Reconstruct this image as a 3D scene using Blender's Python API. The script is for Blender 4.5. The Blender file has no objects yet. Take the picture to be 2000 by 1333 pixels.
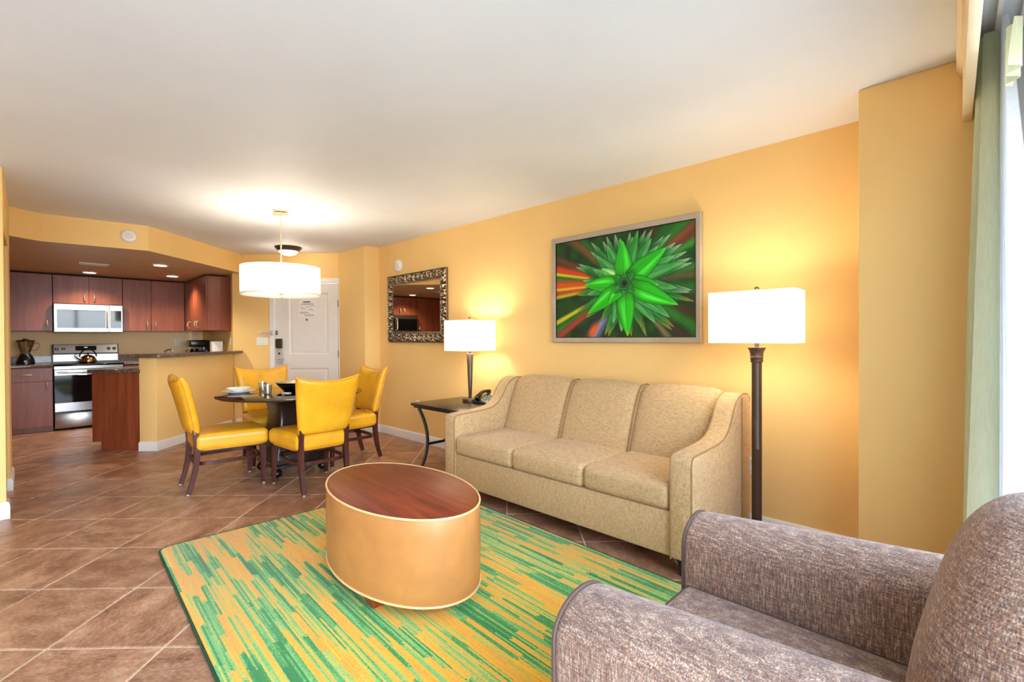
import bpy, bmesh, math, random
import numpy as np
from mathutils import Vector, Matrix

random.seed(7)
rng = np.random.default_rng(7)
PI = math.pi
SC = bpy.context.scene
COL = SC.collection

# ---------------------------------------------------------------- camera
f_px = 928.3
yaw, pitch, roll = math.radians(44.63), math.radians(-0.463), math.radians(-0.284)
CAM_H = 1.28
right = Vector((math.cos(yaw), math.sin(yaw), 0))
fwd = Vector((-math.sin(yaw), math.cos(yaw), 0))
F3 = math.cos(pitch) * fwd + math.sin(pitch) * Vector((0, 0, 1))
U3 = -math.sin(pitch) * fwd + math.cos(pitch) * Vector((0, 0, 1))
Rr = math.cos(roll) * right + math.sin(roll) * U3
Ur = -math.sin(roll) * right + math.cos(roll) * U3
cam = bpy.data.cameras.new('camera')
cam.sensor_width = 36.0
cam.lens = f_px / 2000 * 36.0
cam.clip_start = 0.02
cam_o = bpy.data.objects.new('camera', cam)
COL.objects.link(cam_o)
m = Matrix((Rr, Ur, -F3)).transposed().to_4x4()
m.translation = (0, 0, CAM_H)
cam_o.matrix_world = m
SC.camera = cam_o

# ---------------------------------------------------------------- exposure
SC.view_settings.view_transform = 'Standard'
SC.view_settings.look = 'None'
SC.view_settings.gamma = 1.0
SC.view_settings.use_curve_mapping = False
SC.view_settings.exposure = 0.46
SC.cycles.use_denoising = True
SC.cycles.max_bounces = 10
SC.cycles.diffuse_bounces = 6
SC.cycles.glossy_bounces = 5
SC.cycles.transmission_bounces = 6
SC.cycles.transparent_max_bounces = 10
SC.cycles.sample_clamp_indirect = 8.0
SC.cycles.caustics_reflective = False
SC.cycles.caustics_refractive = False

# ---------------------------------------------------------------- sky
SKY_STRENGTH = 16.0
world = bpy.data.worlds.new('sky')
SC.world = world
world.use_nodes = True
wn = world.node_tree
wn.nodes.clear()
w_out = wn.nodes.new('ShaderNodeOutputWorld')
w_bg = wn.nodes.new('ShaderNodeBackground')
w_tc = wn.nodes.new('ShaderNodeTexCoord')
w_sep = wn.nodes.new('ShaderNodeSeparateXYZ')
w_ramp = wn.nodes.new('ShaderNodeValToRGB')
w_map = wn.nodes.new('ShaderNodeMapRange')
w_map.inputs['From Min'].default_value = -1
w_map.inputs['From Max'].default_value = 1
wn.links.new(w_tc.outputs['Generated'], w_sep.inputs[0])
wn.links.new(w_sep.outputs['Z'], w_map.inputs['Value'])
wn.links.new(w_map.outputs[0], w_ramp.inputs[0])
wn.links.new(w_ramp.outputs[0], w_bg.inputs['Color'])
wn.links.new(w_bg.outputs[0], w_out.inputs['Surface'])
cr = w_ramp.color_ramp
cr.elements[0].position = 0.0
cr.elements[0].color = (0.30, 0.335, 0.37, 1)
cr.elements[1].position = 1.0
cr.elements[1].color = (0.36, 0.60, 1.0, 1)
for pos, c in ((0.47, (0.34, 0.38, 0.42, 1)), (0.52, (0.90, 0.97, 1.06, 1)), (0.62, (0.74, 0.88, 1.08, 1))):
    e = cr.elements.new(pos)
    e.color = c
w_bg.inputs['Strength'].default_value = SKY_STRENGTH

# portal in the window opening: guides sampling of the sky, gives off no light itself
pl = bpy.data.lights.new('window_portal', 'AREA')
pl.shape = 'RECTANGLE'
pl.size, pl.size_y = 2.2, 5.4
pl.cycles.is_portal = True
po = bpy.data.objects.new('window_portal', pl)
COL.objects.link(po)
po.location = (0.40, -0.22, 1.2)
po.rotation_euler = (0, PI / 2, 0)


def lamp(name, kind, loc, power, color, size=0.05, rot=None, spot=None, blend=0.6, parent=None):
    l = bpy.data.lights.new(name, kind)
    l.energy = power
    l.color = color
    if kind in ('POINT', 'SPOT'):
        l.shadow_soft_size = size
    if kind == 'SPOT':
        l.spot_size = spot
        l.spot_blend = blend
    if kind == 'AREA':
        l.shape = 'DISK'
        l.size = size
    o = bpy.data.objects.new(name, l)
    COL.objects.link(o)
    o.location = loc
    if rot:
        o.rotation_euler = rot
    return o


WARM = (1.0, 0.89, 0.72)
WARM2 = (1.0, 0.88, 0.70)

# ---------------------------------------------------------------- helpers: colour, materials


def lin(c):
    if isinstance(c, str):
        c = c.lstrip('#')
        c = [int(c[i:i + 2], 16) for i in (0, 2, 4)]
    out = []
    for x in c[:3]:
        x = x / 255
        out.append(x / 12.92 if x <= 0.04045 else ((x + 0.055) / 1.055) ** 2.4)
    return (*out, 1.0)


class NT:
    def __init__(s, name):
        s.mat = bpy.data.materials.new(name)
        s.mat.use_nodes = True
        s.t = s.mat.node_tree
        s.b = s.t.nodes['Principled BSDF']
        s.out = s.t.nodes['Material Output']

    def n(s, kind, **kw):
        nd = s.t.nodes.new(kind)
        for k, v in kw.items():
            if k in ('operation', 'blend_type', 'data_type', 'wave_type', 'bands_direction', 'feature', 'noise_dimensions', 'layer_name', 'wave_profile', 'distance', 'interpolation_type', 'clamp'):
                setattr(nd, k, v)
            else:
                nd.inputs[k.replace('_', ' ')].default_value = v
        return nd

    def l(s, a, b):
        s.t.links.new(a, b)

    def ramp(s, fac, stops, interp='LINEAR'):
        r = s.t.nodes.new('ShaderNodeValToRGB')
        r.color_ramp.interpolation = interp
        el = r.color_ramp.elements
        el[0].position, el[0].color = stops[0][0], lin(stops[0][1])
        el[1].position, el[1].color = stops[-1][0], lin(stops[-1][1])
        for p, c in stops[1:-1]:
            e = el.new(p)
            e.color = lin(c)
        s.l(fac, r.inputs[0])
        return r.outputs[0]

    def coord(s, scale=(1, 1, 1), rot=(0, 0, 0), kind='Object', offs=None):
        tc = s.n('ShaderNodeTexCoord')
        mp = s.n('ShaderNodeMapping')
        mp.inputs['Scale'].default_value = scale
        mp.inputs['Rotation'].default_value = rot
        s.l(tc.outputs[kind], mp.inputs['Vector'])
        return mp.outputs[0]

    def math(s, op, a, b=None, c=None):
        nd = s.t.nodes.new('ShaderNodeMath')
        nd.operation = op
        for i, x in enumerate((a, b, c)):
            if x is None:
                continue
            if isinstance(x, (int, float)):
                nd.inputs[i].default_value = x
            else:
                s.l(x, nd.inputs[i])
        return nd.outputs[0]

    def mix(s, fac, a, b, mode='MIX'):
        nd = s.t.nodes.new('ShaderNodeMix')
        nd.data_type = 'RGBA'
        nd.blend_type = mode
        for sock, x in ((nd.inputs[0], fac), (nd.inputs[6], a), (nd.inputs[7], b)):
            if isinstance(x, (int, float)):
                sock.default_value = x
            elif isinstance(x, (str, tuple, list)):
                sock.default_value = lin(x)
            else:
                s.l(x, sock)
        return nd.outputs[2]

    def n_sep(s, colsock):
        nd = s.t.nodes.new('ShaderNodeSeparateColor')
        s.l(colsock, nd.inputs[0])
        return nd.outputs[0]

    def noise(s, vec, scale, detail=3, rough=0.55):
        nd = s.n('ShaderNodeTexNoise', Scale=scale, Detail=detail, Roughness=rough)
        s.l(vec, nd.inputs['Vector'])
        return nd.outputs['Fac']

    def bump(s, h, strength=0.2, dist=0.01):
        nd = s.n('ShaderNodeBump', Strength=strength, Distance=dist)
        s.l(h, nd.inputs['Height'])
        s.l(nd.outputs[0], s.b.inputs['Normal'])

    def col(s, x):
        if isinstance(x, (str, tuple, list)):
            s.b.inputs['Base Color'].default_value = lin(x)
        else:
            s.l(x, s.b.inputs['Base Color'])

    def set(s, rough=None, metal=None, spec=None, trans=None, ior=None, coat=None, sheen=None, emis=None, es=None, alpha=None):
        I = s.b.inputs
        if rough is not None: I['Roughness'].default_value = rough
        if metal is not None: I['Metallic'].default_value = metal
        if spec is not None: I['Specular IOR Level'].default_value = spec
        if trans is not None: I['Transmission Weight'].default_value = trans
        if ior is not None: I['IOR'].default_value = ior
        if coat is not None: I['Coat Weight'].default_value = coat
        if sheen is not None: I['Sheen Weight'].default_value = sheen
        if emis is not None: I['Emission Color'].default_value = lin(emis)
        if es is not None: I['Emission Strength'].default_value = es
        return s


def plain(name, c, rough=0.5, metal=0.0, var=0.06, vs=8.0, **kw):
    n = NT(name)
    v = n.coord()
    a = tuple(max(0, min(255, x * (1 - var))) for x in hexrgb(c))
    b = tuple(max(0, min(255, x * (1 + var))) for x in hexrgb(c))
    n.col(n.ramp(n.noise(v, vs), [(0.3, a), (0.7, b)]))
    n.set(rough=rough, metal=metal, **kw)
    return n.mat


def hexrgb(c):
    if isinstance(c, str):
        c = c.lstrip('#')
        return tuple(int(c[i:i + 2], 16) for i in (0, 2, 4))
    return tuple(c)


M = {}


def wall_mat(name, c):
    n = NT(name)
    v = n.coord()
    rgb = hexrgb(c)
    n.col(n.ramp(n.noise(v, 1.5, 4), [(0.3, tuple(x * 0.985 for x in rgb)), (0.7, tuple(min(255, x * 1.012) for x in rgb))]))
    n.set(rough=0.62, spec=0.3)
    n.bump(n.noise(v, 160, 2), 0.10, 0.002)
    return n.mat


M['wall'] = wall_mat('yellow_wall_paint', (239, 199, 128))
M['wall_k'] = wall_mat('kitchen_wall_paint', (242, 214, 164))
M['ceiling'] = wall_mat('white_ceiling_paint', (224, 228, 234))
M['trim'] = plain('white_trim_paint', (232, 228, 222), 0.35, var=0.01)
M['door'] = plain('white_door_paint', (226, 219, 210), 0.38, var=0.01)


def mk_soffit():
    n = NT('taupe_soffit_paint')
    v = n.coord()
    n.col(n.ramp(n.noise(v, 2, 3), [(0.3, (204, 182, 150)), (0.7, (212, 190, 158))]))
    n.set(rough=0.45, spec=0.4)
    n.bump(n.noise(v, 90, 2), 0.08, 0.002)
    return n.mat


M['soffit'] = mk_soffit()


def mk_tile():
    n = NT('brown_slate_tile')
    tc = n.n('ShaderNodeTexCoord')
    oi = n.n('ShaderNodeObjectInfo')
    add = n.n('ShaderNodeVectorMath', operation='MULTIPLY_ADD')
    add.inputs[1].default_value = (1, 1, 1)
    sc = n.n('ShaderNodeVectorMath', operation='SCALE')
    cmb = n.n('ShaderNodeCombineXYZ')
    n.l(oi.outputs['Random'], cmb.inputs[0])
    n.l(n.math('MULTIPLY', oi.outputs['Random'], 3.7), cmb.inputs[1])
    n.l(n.math('MULTIPLY', oi.outputs['Random'], 7.3), cmb.inputs[2])
    n.l(cmb.outputs[0], sc.inputs[0])
    sc.inputs['Scale'].default_value = 40
    n.l(tc.outputs['Object'], add.inputs[0])
    n.l(sc.outputs[0], add.inputs[2])
    mp = n.n('ShaderNodeMapping')
    mp.inputs['Scale'].default_value = (1.1, 1.9, 1)
    mp.inputs['Rotation'].default_value = (0, 0, 0.6)
    n.l(add.outputs[0], mp.inputs['Vector'])
    a = n.noise(mp.outputs[0], 5.0, 6, 0.62)
    b = n.noise(mp.outputs[0], 46, 5, 0.68)
    mx = n.math('ADD', n.math('MULTIPLY', a, 0.56), n.math('MULTIPLY', b, 0.44))
    c = n.ramp(mx, [(0.36, (112, 76, 56)), (0.46, (150, 107, 80)), (0.54, (174, 130, 101)), (0.64, (198, 160, 128))])
    d = n.noise(mp.outputs[0], 2.2, 3)
    c2 = n.mix(n.math('MULTIPLY', n.math('SUBTRACT', d, 0.35), 0.7), c, (156, 106, 80))
    shade = n.math('ADD', n.math('MULTIPLY', oi.outputs['Random'], 0.16), 0.9)
    hsv = n.n('ShaderNodeHueSaturation')
    n.l(shade, hsv.inputs['Value'])
    n.l(c2, hsv.inputs['Color'])
    n.col(hsv.outputs[0])
    n.l(n.math('ADD', n.math('MULTIPLY', b, 0.22), 0.24), n.b.inputs['Roughness'])
    n.set(spec=0.45)
    n.bump(mx, 0.22, 0.004)
    return n.mat


M['tile'] = mk_tile()
M['grout'] = plain('pale_grout', (222, 196, 166), 0.8, var=0.05, vs=30)


def wood(name, dark, mid, light, rough=0.3, scale=1.0, axis='Z', coat=0.0):
    n = NT(name)
    sc = {'Z': (9, 9, 0.7), 'X': (0.7, 9, 9), 'Y': (9, 0.7, 9)}[axis]
    v = n.coord(tuple(s * scale for s in sc))
    a = n.noise(v, 2.2, 6, 0.6)
    b = n.noise(v, 11, 3, 0.6)
    mx = n.math('ADD', n.math('MULTIPLY', a, 0.75), n.math('MULTIPLY', b, 0.25))
    n.col(n.ramp(mx, [(0.32, dark), (0.5, mid), (0.68, light)]))
    n.set(rough=rough, coat=coat)
    n.bump(b, 0.04, 0.001)
    return n.mat


M['cherry'] = wood('cherry_cabinet_wood', (112, 52, 28), (134, 66, 38), (150, 80, 48), 0.34)
M['cherry_top'] = wood('cherry_table_wood', (84, 26, 11), (120, 42, 18), (150, 64, 30), 0.40, 1.1, 'X')
M['cherry_top'].node_tree.nodes['Principled BSDF'].inputs['Specular IOR Level'].default_value = 0.3
M['legwood'] = wood('dark_cherry_leg_wood', (52, 22, 17), (74, 33, 26), (92, 44, 34), 0.32)
M['espresso'] = wood('espresso_wood', (26, 17, 13), (38, 26, 20), (50, 34, 26), 0.30, coat=0.1)
M['footwood'] = wood('cherry_foot_wood', (110, 44, 20), (140, 62, 30), (160, 78, 40), 0.35)


def mk_granite(name, base):
    n = NT(name)
    v = n.coord()
    vor = n.n('ShaderNodeTexVoronoi', Scale=130)
    n.l(v, vor.inputs['Vector'])
    a = n.noise(v, 60, 4, 0.7)
    mx = n.math('ADD', n.math('MULTIPLY', vor.outputs['Color'], 0.45), n.math('MULTIPLY', a, 0.55))
    d = tuple(x * 0.55 for x in base)
    l = tuple(min(255, x * 1.6) for x in base)
    n.col(n.ramp(mx, [(0.3, d), (0.5, base), (0.72, l)]))
    n.set(rough=0.14)
    return n.mat


M['granite'] = mk_granite('brown_granite', (92, 74, 62))


def mk_fabric(name, stops, s1=210, s2=420, bump=0.35, sheen=0.15, rot=0.0, mode='LINEAR'):
    n = NT(name)
    va = n.coord((1.0, 1.0, 0.16), (0, 0, rot))
    vb = n.coord((0.18, 0.18, 1.0), (0, 0, rot))
    a = n.noise(va, s1, 3, 0.7)
    b = n.noise(vb, s1, 3, 0.7)
    c = n.noise(n.coord(), s2, 2, 0.6)
    mx = n.math('ADD', n.math('ADD', n.math('MULTIPLY', a, 0.38), n.math('MULTIPLY', b, 0.38)), n.math('MULTIPLY', c, 0.24))
    n.col(n.ramp(mx, stops, mode))
    n.set(rough=0.85, sheen=sheen, spec=0.2)
    n.bump(mx, bump, 0.003)
    return n.mat


M['sofa'] = mk_fabric('tan_woven_fabric', [(0.36, (146, 114, 74)), (0.48, (188, 155, 110)), (0.6, (208, 178, 134))])


def mk_tweed():
    n = NT('brown_tweed_fabric')
    a = n.noise(n.coord((1.0, 1.0, 0.10)), 300, 3, 0.75)
    b = n.noise(n.coord((0.10, 0.10, 1.0)), 260, 3, 0.75)
    g = n.noise(n.coord(), 420, 2, 0.6)
    mx = n.math('ADD', n.math('ADD', n.math('MULTIPLY', a, 0.42), n.math('MULTIPLY', b, 0.33)), n.math('MULTIPLY', g, 0.25))
    c1 = n.ramp(mx, [(0.40, (54, 37, 33)), (0.465, (118, 90, 79)), (0.53, (166, 136, 118)), (0.59, (240, 214, 188))])
    w = n.n('ShaderNodeTexVoronoi', Scale=330)
    n.l(n.coord((1, 1, 0.35)), w.inputs['Vector'])
    hue = n.ramp(n.n_sep(w.outputs['Color']), [(0.0, (164, 124, 102)), (0.3, (140, 108, 106)), (0.5, (124, 127, 121)), (0.62, (182, 130, 86)), (0.8, (150, 94, 76)), (1.0, (196, 170, 144))])
    n.col(n.mix(0.34, c1, hue))
    n.set(rough=0.85, sheen=0.2, spec=0.2)
    n.bump(mx, 0.5, 0.003)
    return n.mat


M['tweed'] = mk_tweed()


def mk_leather(name, c, rough=0.33, bump=0.08, scale=260, var=0.07):
    n = NT(name)
    v = n.coord()
    rgb = hexrgb(c)
    n.col(n.ramp(n.noise(v, 7, 4), [(0.3, tuple(x * (1 - var) for x in rgb)), (0.7, tuple(min(255, x * (1 + var * 0.5)) for x in rgb))]))
    n.set(rough=rough, spec=0.5)
    vor = n.n('ShaderNodeTexVoronoi', Scale=scale)
    n.l(v, vor.inputs['Vector'])
    n.bump(vor.outputs['Distance'], bump, 0.002)
    return n.mat


M['yellow'] = mk_leather('yellow_vinyl', (228, 164, 34), 0.32)
M['pipe_y'] = plain('yellow_piping', (206, 142, 22), 0.45)
M['ottoman'] = mk_leather('tan_vinyl', (190, 128, 68), 0.42, 0.05)
M['pipe_o'] = plain('pale_tan_piping', (238, 188, 132), 0.45)
M['pipe_sofa'] = plain('tan_piping', (150, 116, 70), 0.8)
M['pipe_ac'] = plain('brown_piping', (92, 68, 58), 0.8)


def mk_rug():
    n = NT('striped_rug_pile')
    tc = n.n('ShaderNodeTexCoord')
    sep = n.n('ShaderNodeSeparateXYZ')
    n.l(tc.outputs['Object'], sep.inputs[0])
    X, Y = sep.outputs[0], sep.outputs[1]

    def layer(pitch, length, seed, ragged):
        wob = n.noise(n.coord((1, 1, 1)), 60, 2)
        yy = n.math('ADD', n.math('DIVIDE', Y, pitch), n.math('MULTIPLY', n.math('SUBTRACT', wob, 0.5), ragged))
        row = n.math('FLOOR', yy)
        wn1 = n.n('ShaderNodeTexWhiteNoise', noise_dimensions='1D')
        n.l(n.math('ADD', row, seed), wn1.inputs['W'])
        xs = n.math('ADD', n.math('DIVIDE', X, length), n.math('MULTIPLY', wn1.outputs['Value'], 37.0))
        seg = n.math('FLOOR', n.math('ADD', xs, n.math('MULTIPLY', n.math('SUBTRACT', wob, 0.5), 0.25)))
        cmb = n.n('ShaderNodeCombineXYZ')
        n.l(row, cmb.inputs[0])
        n.l(seg, cmb.inputs[1])
        cmb.inputs[2].default_value = seed
        w = n.n('ShaderNodeTexWhiteNoise', noise_dimensions='3D')
        n.l(cmb.outputs[0], w.inputs['Vector'])
        return w.outputs['Value']

    big = n.noise(n.coord((0.5, 2.2, 1)), 1.6, 2)
    a = layer(0.025, 0.36, 3.1, 0.22)
    b = layer(0.0085, 0.5, 11.7, 0.3)
    mx = n.math('ADD', n.math('ADD', n.math('MULTIPLY', a, 0.55), n.math('MULTIPLY', b, 0.34)), n.math('MULTIPLY', n.math('SUBTRACT', big, 0.5), 0.85))
    fine = n.noise(n.coord(), 190, 2)
    mx = n.math('ADD', mx, n.math('MULTIPLY', n.math('SUBTRACT', fine, 0.5), 0.55))
    c = n.ramp(mx, [(0.06, (52, 128, 62)), (0.20, (80, 154, 76)), (0.28, (118, 182, 104)), (0.38, (136, 190, 108)), (0.44, (226, 178, 60)), (0.52, (230, 188, 48)), (0.60, (226, 148, 66)), (0.70, (238, 190, 40)), (0.80, (228, 140, 60)), (0.92, (240, 194, 36))])
    n.col(c)
    n.set(rough=0.95, sheen=0.2, spec=0.1)
    n.bump(fine, 0.5, 0.004)
    return n.mat


M['rug'] = mk_rug()
M['rug_edge'] = plain('green_rug_binding', (28, 68, 35), 0.9)


def mk_metal(name, c, rough=0.25, brushed=0.0):
    n = NT(name)
    v = n.coord((1, 60, 60) if brushed else (1, 1, 1))
    rgb = hexrgb(c)
    n.col(n.ramp(n.noise(v, 6, 3), [(0.3, tuple(x * 0.95 for x in rgb)), (0.7, tuple(min(255, x * 1.04) for x in rgb))]))
    n.set(rough=rough, metal=1.0)
    return n.mat


M['steel'] = mk_metal('brushed_stainless_steel', (178, 176, 174), 0.24, 1)
M['chrome'] = mk_metal('polished_chrome', (220, 220, 220), 0.08)
M['nickel'] = mk_metal('brushed_nickel', (226, 210, 182), 0.25)
M['nickel'].node_tree.nodes['Principled BSDF'].inputs['Metallic'].default_value = 0.75
M['pewter'] = mk_metal('dark_pewter_metal', (96, 104, 110), 0.4)
M['bronze'] = plain('oil_rubbed_bronze', (76, 57, 45), 0.32, 0.35, spec=0.5)
M['silver_frame'] = mk_metal('champagne_silver_frame', (184, 172, 154), 0.5)
M['silver_frame'].node_tree.nodes['Principled BSDF'].inputs['Metallic'].default_value = 0.45
M['black'] = plain('black_plastic', (14, 14, 15), 0.22)
M['black_glass'] = plain('black_glass', (8, 9, 10), 0.05, spec=0.4)
M['oven_glass'] = plain('oven_window_glass', (16, 16, 17), 0.06, spec=0.4)
M['porcelain'] = plain('white_porcelain', (238, 236, 230), 0.12, var=0.01)
M['plastic_w'] = plain('white_plastic', (236, 233, 226), 0.35, var=0.01)
M['ivory'] = plain('ivory_plastic', (226, 214, 196), 0.4, var=0.01)
M['rubber'] = plain('grey_glide', (200, 198, 192), 0.35, 0.3)
M['cream'] = plain('cream_valance_paint', (244, 224, 188), 0.45, var=0.015)
M['tabletop'] = plain('dark_glass_tabletop', (20, 17, 13), 0.035, spec=0.85)
M['grey_pad'] = plain('grey_keypad', (150, 172, 170), 0.35)
M['lcd'] = NT('blue_display').set(rough=0.1, emis=(150, 200, 255), es=0.8).mat
M['kettle'] = mk_metal('copper_steel_kettle', (196, 164, 118), 0.12)
M['satin_lock'] = plain('satin_nickel_lock', (196, 192, 188), 0.35, 0.25, var=0.02)
M['hem'] = plain('white_shade_hem', (236, 232, 224), 0.8, var=0.01)
M['paper'] = plain('white_paper', (232, 226, 220), 0.6, var=0.01)
M['ink'] = plain('grey_ink', (128, 116, 118), 0.6)
M['ink_dark'] = plain('dark_ink', (70, 58, 62), 0.6)
M['coffee'] = plain('carafe_glass', (22, 14, 10), 0.05)


def mk_glass(name, tint=(250, 252, 252), gloss=0.12):
    n = NT(name)
    n.t.nodes.remove(n.b)
    tr = n.n('ShaderNodeBsdfTransparent')
    tr.inputs[0].default_value = lin(tint)
    gl = n.n('ShaderNodeBsdfGlossy', Roughness=0.03)
    fr = n.n('ShaderNodeFresnel', IOR=1.45)
    mx = n.n('ShaderNodeMixShader')
    n.l(n.math('MINIMUM', n.math('ADD', fr.outputs[0], gloss * 0.2), 0.6), mx.inputs[0])
    n.l(tr.outputs[0], mx.inputs[1])
    n.l(gl.outputs[0], mx.inputs[2])
    n.l(mx.outputs[0], n.out.inputs['Surface'])
    return n.mat


M['glass'] = mk_glass('window_glass')
M['tumbler'] = mk_glass('drinking_glass', (240, 244, 244), 0.8)
M['jar'] = mk_glass('blender_jar_glass', (246, 245, 240), 0.8)


def mk_mirror():
    n = NT('mirror_glass')
    n.col((228, 226, 220))
    n.set(rough=0.01, metal=1.0)
    return n.mat


M['mirror'] = mk_mirror()


def mk_shade(name, c, es, tr=0.55):
    n = NT(name)
    v = n.coord((60, 60, 60))
    d = n.n('ShaderNodeBsdfDiffuse')
    d.inputs[0].default_value = lin(c)
    t = n.n('ShaderNodeBsdfTranslucent')
    t.inputs[0].default_value = lin(c)
    w = n.noise(v, 12, 2)
    n.l(n.ramp(w, [(0.3, tuple(x * 0.97 for x in hexrgb(c))), (0.7, c)]), d.inputs[0])
    mx = n.n('ShaderNodeMixShader')
    mx.inputs[0].default_value = tr
    n.l(d.outputs[0], mx.inputs[1])
    n.l(t.outputs[0], mx.inputs[2])
    em = n.n('ShaderNodeEmission', Strength=es)
    em.inputs[0].default_value = lin((255, 246, 230))
    ad = n.n('ShaderNodeAddShader')
    n.l(mx.outputs[0], ad.inputs[0])
    n.l(em.outputs[0], ad.inputs[1])
    n.l(ad.outputs[0], n.out.inputs['Surface'])
    n.t.nodes.remove(n.b)
    return n.mat


M['shade'] = mk_shade('lit_white_lampshade', (250, 246, 238), 0.22, 0.32)
M['bulb'] = NT('lit_bulb').set(emis=(255, 240, 215), es=6.0).mat
M['downlight'] = NT('lit_downlight_lens').set(emis=(255, 244, 222), es=9.0).mat
M['bowl_lit'] = NT('lit_frosted_bowl').set(emis=(255, 244, 224), es=1.6, rough=0.3).mat


def mk_drape(name, c, tr, transp):
    n = NT(name)
    v1 = n.coord((1, 1, 0.05))
    w = n.noise(v1, 220, 2)
    colr = n.ramp(w, [(0.3, tuple(x * 0.97 for x in c)), (0.7, tuple(min(255, x * 1.02) for x in c))])
    d = n.n('ShaderNodeBsdfDiffuse')
    t = n.n('ShaderNodeBsdfTranslucent')
    n.l(colr, d.inputs[0])
    n.l(colr, t.inputs[0])
    mx = n.n('ShaderNodeMixShader')
    mx.inputs[0].default_value = tr
    n.l(d.outputs[0], mx.inputs[1])
    n.l(t.outputs[0], mx.inputs[2])
    if transp:
        tp = n.n('ShaderNodeBsdfTransparent')
        m2 = n.n('ShaderNodeMixShader')
        m2.inputs[0].default_value = transp
        n.l(mx.outputs[0], m2.inputs[1])
        n.l(tp.outputs[0], m2.inputs[2])
        mx = m2
    n.l(mx.outputs[0], n.out.inputs['Surface'])
    n.t.nodes.remove(n.b)
    return n.mat


M['drape'] = mk_drape('sage_green_drape', (222, 226, 194), 0.42, 0)
M['sheer'] = mk_drape('white_sheer_voile', (232, 238, 246), 0.45, 0.15)


def mk_vcol(name, rough, metal=0.0, spec=0.4):
    n = NT(name)
    a = n.n('ShaderNodeVertexColor', layer_name='Col')
    n.l(a.outputs['Color'], n.b.inputs['Base Color'])
    n.set(rough=rough, metal=metal, spec=spec)
    return n.mat


M['print'] = mk_vcol('printed_canvas', 0.35)
M['carved'] = mk_vcol('antiqued_silver_carving', 0.36, 0.75)

# ---------------------------------------------------------------- helpers: meshes


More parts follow.
